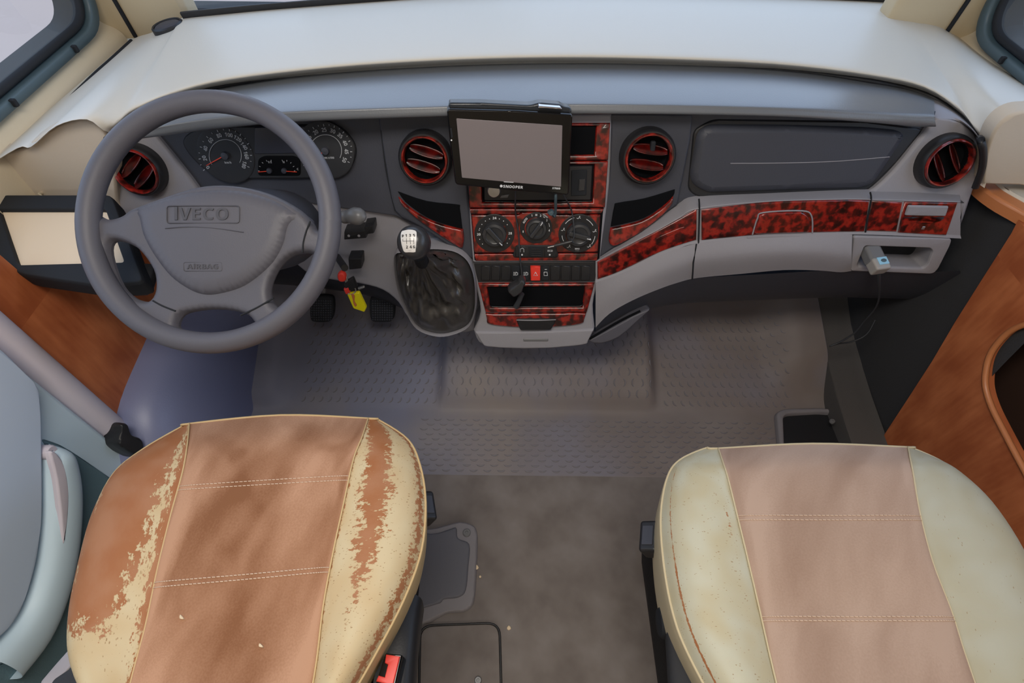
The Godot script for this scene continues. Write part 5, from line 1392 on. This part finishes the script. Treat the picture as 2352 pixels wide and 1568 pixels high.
# ---------------------------------------------------------------- seats
func peel_tex(kind: int) -> ImageTexture:      # cracked cream leather worn down to its brown backing; x across from the outer edge, y from front to back
	var W := 384; var H := 1024
	var im := Image.create(W, H, false, Image.FORMAT_RGB8)
	var n1 := FastNoiseLite.new(); n1.seed = 31 + kind; n1.frequency = 0.035; n1.fractal_octaves = 5; n1.fractal_gain = 0.72
	var n2 := FastNoiseLite.new(); n2.seed = 57 + kind; n2.noise_type = FastNoiseLite.TYPE_CELLULAR; n2.frequency = 0.045; n2.cellular_return_type = FastNoiseLite.RETURN_DISTANCE; n2.fractal_type = FastNoiseLite.FRACTAL_NONE
	var n3 := FastNoiseLite.new(); n3.seed = 77 + kind; n3.frequency = 0.006; n3.fractal_octaves = 2
	var n4 := FastNoiseLite.new(); n4.seed = 91 + kind; n4.frequency = 0.02; n4.fractal_octaves = 2
	var along := kind == 0 or kind == 3         # do the cracks run along the bolster or across it?
	var cream := C8(202, 178, 138) if kind < 2 else (C8(190, 179, 148) if kind == 2 else C8(178, 170, 144))  # right passenger bolster's cream lowered: its shaded side put into the colour
	var cream2 := C8(208, 190, 154) if kind < 2 else (C8(196, 192, 170) if kind == 2 else C8(184, 180, 160))
	var brown := C8(172, 120, 86); var brown2 := C8(164, 106, 68)
	var crack := C8(140, 106, 70)
	for y in H:
		var v := float(y) / H
		var hw := 0.0; var cv := 0.0
		if kind == 0:
			hw = lerpf(0.03, 0.05, clampf(v / 0.4, 0, 1)) + maxf(0.0, v - 0.55) * 0.4
			cv = 0.84 - v * 0.03 - maxf(0.0, v - 0.55) * 0.25
		elif kind == 1:
			hw = lerpf(0.155, 0.085, clampf(v / 0.45, 0, 1)) + maxf(0.0, 0.04 - absf(v - 0.40) * 0.8) - maxf(0.0, v - 0.55) * 0.55
			cv = 0.655 - v * 0.06
		for x in W:
			var u := float(x) / W
			var a := n1.get_noise_2d(x * (1.0 if along else 0.6), y * (0.6 if along else 1.2))
			var b := n3.get_noise_2d(x, y)
			var f := 1.0        # > 0: leather still there
			if kind == 0:
				f = maxf(maxf(hw - absf(u - cv), 0.008 - absf(u - 0.13) * 0.55 + 0.02 * sin(v * 34.0)), (v - 0.745) * 1.6)
				f = minf(f, (0.93 - u) * 1.3 + 0.01)
			elif kind == 1:
				f = absf(u - cv) - hw
				f = minf(f, absf(u - 0.125) - 0.035)
				f = minf(f, (1.0 - u) * 1.4 - 0.03)
				if v < 0.2: f -= (0.2 - v) * 0.5
			elif kind == 2:
				f = 0.20 - maxf(0.0, 0.195 - absf(u - 0.80 + (v - 0.4) * 0.1) * 1.6 - absf(v - 0.47) * 0.5)
				f = minf(f, absf(u - 0.185) * 6.0 + 0.03 - v * 0.12)
				f = minf(f, (1.0 - u) * 5.0)
			else:
				f = minf(0.34, (1.0 - u) * 8.0)
			var t := f + a * (0.17 if kind < 2 else 0.10)
			var c: Color
			if t > 0.0:
				c = cream.lerp(cream2, clampf(0.5 + b * 0.9, 0, 1))
				# short cracks: thin flecks where a stretched cell's centre lies
				var q := n2.get_noise_2d(x * (2.4 if along else 0.7), y * (0.6 if along else 2.6))
				var gate := n4.get_noise_2d(x, y) + clampf(0.25 - t, 0.0, 0.25) * 1.6 + (0.12 if kind == 1 else (0.0 if kind != 3 else -0.15))
				if q < -0.985 + gate * 0.14 + a * 0.05: c = c.lerp(crack, clampf(0.3 + gate, 0.1, 0.65))
				if t < 0.012: c = c.lerp(crack, 0.35)
			else:
				c = brown.lerp(brown2, clampf(0.5 + b * 1.2 + a * 0.3, 0, 1))
			im.set_pixel(x, y, c)
	return ImageTexture.create_from_image(im)
func suede_tex(base: Color, dark: Color, sd: int, strokes: Array = []) -> ImageTexture:
	var W := 512
	var im := Image.create(W, W, false, Image.FORMAT_RGB8)
	var n1 := FastNoiseLite.new(); n1.seed = sd; n1.frequency = 0.0045; n1.fractal_octaves = 3
	var n2 := FastNoiseLite.new(); n2.seed = sd + 1; n2.frequency = 0.25; n2.fractal_octaves = 2
	n1.domain_warp_enabled = true; n1.domain_warp_amplitude = 60.0; n1.domain_warp_frequency = 0.004
	for y in W:
		for x in W:
			var t := n1.get_noise_2d(x * 1.6 + y * 0.5, y * 0.6) * 1.1 + n2.get_noise_2d(x, y) * 0.22
			# nap brushed the other way: smears of a darker tone
			for q in strokes:
				var e := (Vector2(x, y) / W).distance_to(Geometry2D.get_closest_point_to_segment(Vector2(x, y) / W, q[0], q[1]))
				t += q[3] * smoothstep(q[2], q[2] * 0.1, e + n2.get_noise_2d(x * 0.06, y * 0.06) * q[2] * 0.4)
			im.set_pixel(x, y, base.lerp(dark, clampf(0.34 + t * 0.85, 0.0, 1.25)))
	return ImageTexture.create_from_image(im)

func seat(t: Node3D, o: Dictionary) -> void:
	# rows from front to back: outer edge left, seam left, seam right, outer edge right (points measured on the cushion)
	var ol: PackedVector2Array = o.ol; var sl: PackedVector2Array = o.sl; var sr: PackedVector2Array = o.sr; var orr: PackedVector2Array = o.orr
	var n := ol.size()
	var hs: Array = o.hs
	var dy: float = o.get("dy", 0.0)
	var mid_h: Array = o.mid
	var rows_l := []; var rows_c := []; var rows_r := []; var skirt := []
	for i in n:
		var e: float = hs[i] + dy; var c: float = mid_h[i] + dy
		var a := PH(ol[i].x, ol[i].y, e); var b := PH(sl[i].x, sl[i].y, c); var d := PH(sr[i].x, sr[i].y, c); var g := PH(orr[i].x, orr[i].y, e)
		var up := smoothstep(-0.4, 4.0, float(i))
		var lb := func(p: Vector3, q: Vector3, k: float, lift: float) -> Vector3: return p.lerp(q, k) + Vector3(0, lift * up, 0)
		rows_l.append(PackedVector3Array([a, lb.call(a, b, 0.10, 0.022), lb.call(a, b, 0.28, 0.032), lb.call(a, b, 0.55, 0.028), lb.call(a, b, 0.85, 0.010), lb.call(a, b, 1.0, -0.003)]))
		var m1 := b.lerp(d, 0.06); var m2 := b.lerp(d, 0.5); var m3 := b.lerp(d, 0.94)
		var bow := Vector3(0, 0, -o.bow * maxf(0.0, 1.0 - i * 0.4))       # the front edge is bowed
		rows_c.append(PackedVector3Array([b + Vector3(0, -0.003 * up, 0), m1 + Vector3(0, 0.003 * up, 0) + bow * 0.3, m2 + Vector3(0, 0.002, 0) + bow, m3 + Vector3(0, 0.003 * up, 0) + bow * 0.3, d + Vector3(0, -0.003 * up, 0)]))
		rows_r.append(PackedVector3Array([g, lb.call(g, d, 0.10, 0.022), lb.call(g, d, 0.28, 0.032), lb.call(g, d, 0.55, 0.028), lb.call(g, d, 0.85, 0.010), lb.call(g, d, 1.0, -0.003)]))
	var mid := MB.new()
	var cr := loft_rows(rows_c, 5, 5)
	# stitched cross seams sink into the cushion a little
	mid.grid(cr, Vector3.UP); obj("seat_panel", mid, o.suede, t)
	var le := MB.new(); loft(le, rows_l, 5, 5, Vector3.UP); obj("bolster", le, o.leather_l, t, o.label_l)
	var ri := MB.new(); loft(ri, rows_r, 5, 5, Vector3.UP); obj("bolster", ri, o.leather_r, t, o.label_r)
	# side walls of the cushion
	var ring := PackedVector3Array()
	for i in range(n - 1, -1, -1): ring.append(rows_l[i][0])
	ring.append(rows_c[0][0]); ring.append(rows_c[0][2]); ring.append(rows_c[0][4])
	for i in n: ring.append(rows_r[i][0])
	var fine := cr3(ring, 5)
	var cen := Vector3.ZERO
	for q in fine: cen += q
	cen /= fine.size()
	var sk := []
	for k in [[0.0, 0.0], [0.012, 1.005], [0.035, 0.995], [0.09, 0.97], [0.15, 0.93]]:
		var r := PackedVector3Array()
		for q in fine:
			var w: Vector3 = Vector3(cen.x, q.y, cen.z) + (q - Vector3(cen.x, q.y, cen.z)) * (k[1] if k[1] > 0 else 1.0)
			r.append(w + Vector3(0, -k[0], 0))
		sk.append(r)
	var sw := MB.new()
	sw.grid(sk, Vector3.ZERO, true, true); obj("cushion_side", sw, o.leather_side, t)
	# piping along the edge and along the seams
	var pi := MB.new()
	pi.tube(fine, 0.0022, 6); obj("edge_piping", pi, o.leather_side, t)
	for e in [[rows_l, 5, "seam_thread"], [rows_r, 5, "seam_thread"]]:
		var path := PackedVector3Array()
		for r in e[0]: path.append(r[e[1]] + Vector3(0, 0.0022, 0))
		var s := MB.new(); s.tube(cr3(path, 6), 0.0014, 6); obj(e[2], s, o.leather_side, t)
	# double cross stitching: short stitches in two rows each
	var st := MB.new()
	for f in o.cross:
		var row_at: float = f
		var j0 := int(row_at * (cr.size() - 1))
		for off in [0, 1]:
			var fj: float = row_at * (cr.size() - 1) + off * o.gap
			var j := clampi(int(fj), 0, cr.size() - 2); var fr_ := fj - j
			var line := PackedVector3Array()
			for i in cr[j].size(): line.append(cr[j][i].lerp(cr[j + 1][i], fr_))
			line = cr3(line, 8)
			for i in range(0, line.size() - 2, 2):
				st.tube(PackedVector3Array([line[i] + Vector3(0, 0.0006, 0), line[i].lerp(line[i + 2], 0.75) + Vector3(0, 0.0006, 0)]), 0.0008, 4, false, 1.0, false)
		var _j := j0
	var go := obj("cross_stitching", st, M.stitch, t); go.set_meta("kind", "stuff")
	# pedestal
	var pc := Vector3(cen.x, 0, minf(cen.z, -0.1) + 0.06)
	var pb := MB.new()
	var pr := []
	for k in [[0.0, 0.19], [0.02, 0.19], [0.05, 0.165], [0.30, 0.165], [0.34, 0.20], [0.42, 0.21]]:
		var r := PackedVector3Array()
		for q in rounded(PackedVector2Array([Vector2(-1, -1), Vector2(1, -1), Vector2(1, 1), Vector2(-1, 1)]), 0.3, 4): r.append(pc + Vector3(q.x * k[1], k[0], q.y * k[1]))
		pr.append(r)
	pb.grid(pr, Vector3.ZERO, true, true); obj("pedestal", pb, M.black, t)

func seats() -> void:
	plain("stitch", C8(222, 194, 170), 0.8)
	plain("piping", C8(204, 176, 140), 0.8)
	var names_ := ["peel_left", "peel_right", "peel_cream", "cream_cracked"]
	for i in 4:
		var m := plain(names_[i], Color.WHITE, 0.55, 0.35)
		m.albedo_texture = peel_tex(i); m.texture_repeat = false
	var s1 := plain("suede_brown", Color.WHITE, 0.95, 0.15); s1.albedo_texture = suede_tex(C8(190, 147, 119), C8(146, 103, 76), 41, [[Vector2(0.31, 0.13), Vector2(0.40, 0.23), 0.05, 0.28], [Vector2(0.40, 0.23), Vector2(0.43, 0.38), 0.045, 0.32], [Vector2(0.52, 0.02), Vector2(0.68, 0.22), 0.07, 0.3], [Vector2(0.68, 0.22), Vector2(0.80, 0.36), 0.06, 0.3], [Vector2(0.42, 0.4), Vector2(0.30, 0.62), 0.12, 0.4], [Vector2(0.62, 0.45), Vector2(0.55, 0.75), 0.2, 0.3]]); s1.rim_enabled = true; s1.rim = 0.25; s1.rim_tint = 0.5
	var s2 := plain("suede_taupe", Color.WHITE, 0.95, 0.15); s2.albedo_texture = suede_tex(C8(184, 157, 139), C8(158, 130, 112), 43); s2.rim_enabled = true; s2.rim = 0.25; s2.rim_tint = 0.5
	plain("leather_tan", C8(206, 178, 132), 0.55, 0.35)
	plain("leather_cream", C8(204, 188, 154), 0.55, 0.35)
	var t := thing("driver_seat", "worn driver's seat cushion, brown suede centre between badly peeling cream leather bolsters", "seat", Vector3(-0.44, 0, -0.2), "cab seats")
	var rep := {"bow": 0.011, "ol": L([414, 982, 330, 1031, 262, 1087, 214, 1182, 184, 1300, 162, 1425, 172, 1530, 240, 1660]), "sl": L([436, 973, 431, 1022, 420, 1082, 393, 1178, 362, 1302, 335, 1430, 306, 1540, 276, 1660]),
		"sr": L([846, 961, 832, 1004, 812, 1054, 788, 1160, 764, 1270, 742, 1390, 726, 1520, 702, 1660]), "orr": L([872, 966, 937, 1010, 965, 1070, 977, 1152, 968, 1262, 926, 1380, 852, 1520, 770, 1660]),
		"hs": [0.49, 0.495, 0.50, 0.505, 0.51, 0.515, 0.52, 0.53], "mid": [0.50, 0.535, 0.548, 0.552, 0.55, 0.545, 0.545, 0.55], "suede": M.suede_brown, "leather_l": M.peel_left, "leather_r": M.peel_right, "leather_side": M.leather_tan,
		"label_l": "mostly bare brown bolster with a cream strip", "label_r": "cracked cream bolster with a bare brown streak", "cross": [0.345, 0.612], "gap": 0.46}
	seat(t, rep)
	seat_knob(t, PH(985, 1168, 0.40), PH(940, 1168, 0.42), 0.026)
	var t2 := thing("passenger_seat", "passenger seat cushion with a light brown centre and cream leather bolsters, still whole", "seat", Vector3(0.46, 0, -0.15), "cab seats")
	var rep2 := {"bow": 0.007, "ol": L([1622, 1029, 1562, 1056, 1533, 1096, 1518, 1180, 1524, 1290, 1545, 1405, 1580, 1500, 1660, 1650]), "sl": L([1649, 1030, 1660, 1062, 1672, 1098, 1693, 1180, 1720, 1290, 1746, 1402, 1768, 1500, 1806, 1660]),
		"sr": L([2084, 1027, 2090, 1056, 2098, 1092, 2114, 1180, 2143, 1290, 2186, 1402, 2217, 1500, 2272, 1660]), "orr": L([2095, 1029, 2156, 1056, 2205, 1090, 2275, 1160, 2346, 1270, 2392, 1390, 2410, 1500, 2370, 1660]),
		"hs": [0.49, 0.495, 0.50, 0.505, 0.51, 0.515, 0.52, 0.53], "mid": [0.50, 0.535, 0.548, 0.552, 0.55, 0.545, 0.545, 0.55], "suede": M.suede_taupe, "leather_l": M.peel_cream, "leather_r": M.cream_cracked, "leather_side": M.leather_cream,
		"label_l": "cream bolster with fine cracks and small bare flecks", "label_r": "almost whole cream bolster", "cross": [0.435, 0.735], "gap": 0.5}
	seat(t2, rep2)
	seat_knob(t2, PH(1484, 1238, 0.40), PH(1530, 1238, 0.42), 0.026)
	var lv := MB.new(); lv.lathe(PackedVector2Array([Vector2(0.026, -0.02), Vector2(0.026, 0.005), Vector2(0.02, 0.014), Vector2(0, 0.017)]), Transform3D(Basis(Vector3.FORWARD, Vector3.UP, Vector3.LEFT), PH(1533, 1430, 0.40)), 20); obj("recliner_knob", lv, M.rubber, t2)
	var cv := MB.new()
	loft(cv, [PackedVector3Array([PH(1528, 1470, 0.40), PH(1534, 1448, 0.44), PH(1560, 1440, 0.45)]), PackedVector3Array([PH(1532, 1540, 0.38), PH(1540, 1530, 0.44), PH(1590, 1530, 0.46)]), PackedVector3Array([PH(1540, 1680, 0.38), PH(1550, 1680, 0.44), PH(1620, 1680, 0.46)])], 4, 4, Vector3(-0.4, 1, 0)); obj("side_cover", cv, M.side_black, t2)
	var cw := MB.new()
	loft(cw, [PackedVector3Array([PH(974, 1400, 0.36), PH(966, 1372, 0.40), PH(930, 1356, 0.41)]), PackedVector3Array([PH(962, 1500, 0.36), PH(950, 1480, 0.42), PH(880, 1450, 0.43)]), PackedVector3Array([PH(948, 1680, 0.36), PH(935, 1680, 0.42), PH(840, 1680, 0.43)])], 4, 4, Vector3(0.4, 1, 0)); obj("side_cover", cw, M.black, t)
	# seat belt buckle
	var bpl := on(level(0.46))
	var b := thing("belt_buckle", "red and black seat belt buckle at the right rear corner of the worn driver's seat", "buckle", PH(895, 1540, 0.46))
	var b1 := MB.new(); slab(b1, rounded(L([886, 1500, 926, 1504, 905, 1600, 855, 1600]), 5), bpl, 3.0, 0.006, 0.05); obj("buckle_body", b1, M.black_gloss, b)
	var b2 := MB.new(); slab(b2, L([889, 1504, 921, 1509, 905, 1575, 866, 1566, 872, 1552, 886, 1556, 893, 1528, 886, 1524]), bpl, 2.0, 0.004, 0.004, 0.006); obj("release_button", b2, M.red_plastic, b)
	# black lever at the left rear corner of the seat
	var l := thing("seat_lever", "black lever end at the left rear corner of the worn driver's seat", "lever", PH(170, 1560, 0.50))
	var l1 := MB.new(); slab(l1, rounded(L([110, 1600, 132, 1560, 186, 1524, 206, 1548, 170, 1600]), 6), on(level(0.5)), 4.0, 0.01, 0.03); obj("lever_grip", l1, M.black, l)
	# torn flakes on the suede
	for q in [[417, 1417, 6, "pale flake of leather on the brown suede, left of centre"], [599, 1482, 5, "pale flake of leather on the brown suede, lowest in the picture"]]:
		var f := MB.new(); slab(f, cr2(L([q[0] - 3, q[1] - q[2], q[0] + 2, q[1] - 2, q[0] + 5, q[1] + 4, q[0] - 4, q[1] + q[2] * 0.6]), 2), on(level(0.5505)), 0.8, 0.0015, 0.003)
		tag(obj("leather_flake", f, M.thread), q[3], "debris")
func seat_knob(t: Node3D, tip: Vector3, root: Vector3, r: float) -> void:
	var ax := (tip - root).normalized()
	var up := (Vector3.UP - ax * ax.y).normalized()
	var b := Basis(up, ax, up.cross(ax))
	var m := MB.new()
	m.rbox(Transform3D(b, tip + ax * -0.010), Vector3(r * 1.4, 0.032, r * 2.1), 0.006, true)
	m.rbox(Transform3D(b, tip.lerp(root, 0.75)), Vector3(r * 1.1, 0.03, r * 1.5), 0.005)
	var k := obj("adjuster_knob", m, M.black, t)
	var g := MB.new(); g.rbox(Transform3D(b, tip + ax * -0.010 + up * (r * 0.7)), Vector3(0.004, 0.020, r * 1.3), 0.0015); obj("knob_grip", g, M.dash_dark, k)

# ---------------------------------------------------------------- side walls low down
func side_things() -> void:
	# veneered lining left of the driver's footwell
	var lw := MB.new()
	var side := func(p: Vector2, h: float) -> Vector3: return Vector3(-0.95 + h, p.y, -p.x)
	slab(lw, PackedVector2Array([Vector2(0.6, -0.01), Vector2(1.3, -0.01), Vector2(1.3, 0.60), Vector2(0.72, 0.645), Vector2(0.69, 0.66), Vector2(0.685, 0.72), Vector2(0.6, 0.74)]), side, 0.002, 0.002, 0.02)
	tag(obj("wood_panel", lw, M.cherry), "cherry wood side panel below the cream-inlaid tray on the left", "panel")
	# pale door edge and door
	var t := thing("cab_door", "pale moulded cab door at the left border beside the worn seat", "door", Vector3(-0.95, 0.0, -0.3))
	var e := MB.new()
	var er := []
	for y in [0.0, 0.3, 0.7]:
		var r := PackedVector3Array()
		for q in [[-0.965, 0.606], [-0.945, 0.606], [-0.932, 0.598], [-0.925, 0.582], [-0.927, 0.566], [-0.94, 0.556], [-0.955, 0.552]]: r.append(Vector3(q[0], y, -q[1]))
		er.append(r)
	loft(e, er, 4, 2, Vector3(1, 0, 0)); obj("door_edge", e, M.lilac_plastic, t)
	var b := MB.new(); box(b, Vector3(-0.99, 0.02, -0.552), Vector3(-0.94, 0.74, 0.6), 0.012); obj("door_body", b, M.pale_plastic, t)
	var dm := on(Plane(Vector3(1, 0, 0), Vector3(-0.94, 0, 0)))
	# lower part with its recess shade as colour, armrest bow and the flat card
	var c := MB.new(); slab(c, cr2(L([96, 1012, 112, 1012, 160, 1034, 268, 1108, 268, 1108, 330, 1160, 330, 1160, 330, 1660, 330, 1660, -60, 1660, -60, 1560, 60, 1480, 130, 1300, 140, 1150, 120, 1050]), 3), dm, 3.0, 0.002, 0.006, 0.0); obj("door_recess_shade", c, M.door_recess_shade, t)
	var am := MB.new()
	var ar := []
	var le := [[84, 1026], [80, 1060], [80, 1110], [80, 1200], [68, 1300], [40, 1390], [0, 1450], [-60, 1510]]
	var re := [[100, 1018], [134, 1036], [156, 1076], [165, 1150], [157, 1260], [132, 1370], [90, 1470], [20, 1560]]
	for i in 8:
		var r := PackedVector3Array()
		for k in [[0.0, -0.004], [0.03, 0.016], [0.2, 0.034], [0.5, 0.040], [0.8, 0.036], [0.95, 0.022], [1.0, -0.004]]:
			var q := Vector2(le[i][0], le[i][1]).lerp(Vector2(re[i][0], re[i][1]), k[0])
			r.append(dm.call(q, 0.0) + Vector3(k[1] * (0.35 if i == 0 else 1.0), 0, 0))
		ar.append(r)
	loft(am, ar, 4, 4, Vector3(1, 0, 0)); obj("armrest", am, M.pale_plastic, t)
	var ap := MB.new(); slab(ap, cr2(L([112, 1036, 126, 1040, 144, 1066, 152, 1100, 156, 1140, 152, 1200, 142, 1250, 136, 1180, 126, 1100, 114, 1056]), 3), on(Plane(Vector3(1, 0, 0), Vector3(-0.905, 0, 0))), 4.0, 0.004, 0.006, 0.0); obj("armrest_inset", ap, M.lilac_plastic, t)
	var cd := MB.new()
	slab(cd, cr2(L([-80, 760, -20, 800, 20, 838, 50, 866, 66, 890, 72, 930, 76, 1060, 76, 1180, 66, 1270, 46, 1350, 10, 1430, -60, 1490, -120, 1480, -120, 800]), 4), dm, 8.0, 0.022, 0.01); obj("door_card", cd, M.card_blue, t)
	var kn := MB.new(); kn.lathe(PackedVector2Array([Vector2(0.014, -0.01), Vector2(0.014, 0.018), Vector2(0.011, 0.022), Vector2(0.004, 0.022), Vector2(0.003, 0.018), Vector2(0, 0.018)]), Transform3D(Basis(Vector3.FORWARD, Vector3.UP, Vector3.RIGHT), dm.call(Vector2(88, 1038), 0.005)), 20); obj("door_knob", kn, M.lilac_plastic, t)
	# black clip at the foot of the door edge
	var cp := MB.new()
	slab(cp, cr2(L([262, 976, 272, 970, 282, 974, 290, 996, 310, 1004, 318, 1020, 312, 1048, 296, 1044, 268, 1028, 258, 1016, 262, 996]), 3), on(Plane(Vector3(1, 0.3, 0.2).normalized(), Vector3(-0.905, 0.26, -0.56))), 4.0, 0.02, 0.03)
	tag(obj("door_clip", cp, M.black), "black plastic clip at the lower end of the pale door edge", "clip")
	# lilac belt strap lying in the lower left corner
	var bs := MB.new(); bs.tube(cr3(PackedVector3Array([PH(100, 1580, 0.30), PH(130, 1545, 0.33), PH(168, 1502, 0.40), PH(175, 1480, 0.44)]), 5), 0.014, 10, false, 0.25); tag(obj("belt_strap", bs, M.lilac_plastic), "pale lilac belt strap in the lower left corner beside the worn seat", "strap")
	# passenger side: dark kick panel, wood lining with an opening, small shelf
	var kp := MB.new()
	var rows := []
	for q in [[0.0, 0.58], [0.2, 0.62], [0.45, 0.66], [0.668, 0.68]]:
		var r := PackedVector3Array()
		for k in [[0.972, q[1]], [0.969, q[1] + 0.08], [0.966, q[1] + 0.2], [0.957, 1.1], [0.955, 1.3]]: r.append(Vector3(k[0], q[0], -k[1]))
		rows.append(r)
	loft(kp, rows, 4, 4, Vector3(-1, 0, 0)); tag(obj("kick_panel", kp, M.side_black), "black carpeted side panel between dashboard and cherry panel on the right", "panel")
	var wm := on(Plane(Vector3(-1, 0, 0), Vector3(0.958, 0, 0)))
	var opx := cr2(L([2440, 742, 2390, 740, 2352, 746, 2318, 762, 2290, 790, 2272, 820, 2264, 856, 2264, 890, 2276, 930, 2300, 980, 2352, 1078, 2420, 1200, 2520, 1300, 2700, 1200, 2700, 760]), 4)
	var op := PackedVector2Array()      # the opening in millimetres on the board: forward, up
	for q in opx:
		var at3: Vector3 = wm.call(q, 0.0)
		op.append(Vector2(-at3.z * 1000.0, minf(at3.y * 1000.0, 596.0 + 10.0 * sin(at3.z * 20.0))))
	var board := func(p: Vector2, h: float) -> Vector3: return Vector3(0.958 - h, p.y / 1000.0, -p.x / 1000.0)
	var w := MB.new(); sheet(w, L([862, 662, 852, 636, 823, 521, 797, 420, 765, 312, 735, 190, 703, 57, 688, -8, -420, -8, -420, 662]), board, {"holes": [op], "step": 22.0, "depth": 0.02})
	var rw := thing("wood_panel", "cherry wood side panel with a large rounded opening on the right", "panel", Vector3(0.96, 0, -0.6))
	obj("veneer_board", w, M.cherry, rw)
	var eb := MB.new()
	var ep := PackedVector3Array()
	for q in op: ep.append(board.call(q, 0.0))
	eb.tube(ep, 0.006, 8, true); obj("edge_band", eb, M.cherry_edge, rw)
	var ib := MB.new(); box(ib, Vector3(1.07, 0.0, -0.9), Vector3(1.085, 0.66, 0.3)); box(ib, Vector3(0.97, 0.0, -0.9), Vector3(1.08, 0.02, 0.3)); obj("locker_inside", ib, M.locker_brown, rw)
	# shelf
	var sm := on(level(0.672))
	var sh := thing("corner_shelf", "small rounded wooden shelf with a pale inlay at the right border", "shelf", PH(2320, 450, 0.66))
	var s1 := MB.new(); slab(s1, cr2(L([2238, 418, 2260, 416, 2460, 415, 2500, 600, 2420, 540, 2352, 497, 2300, 468, 2262, 442]), 3), sm, 3.0, 0.006, 0.02); obj("shelf_board", s1, M.cherry_edge, sh)
	var s2 := MB.new(); slab(s2, cr2(L([2276, 424, 2276, 424, 2300, 419, 2460, 420, 2500, 560, 2420, 514, 2352, 474, 2300, 444]), 3), sm, 3.0, 0.005, 0.004, 0.006); obj("shelf_inlay", s2, M.deck_cream, sh)
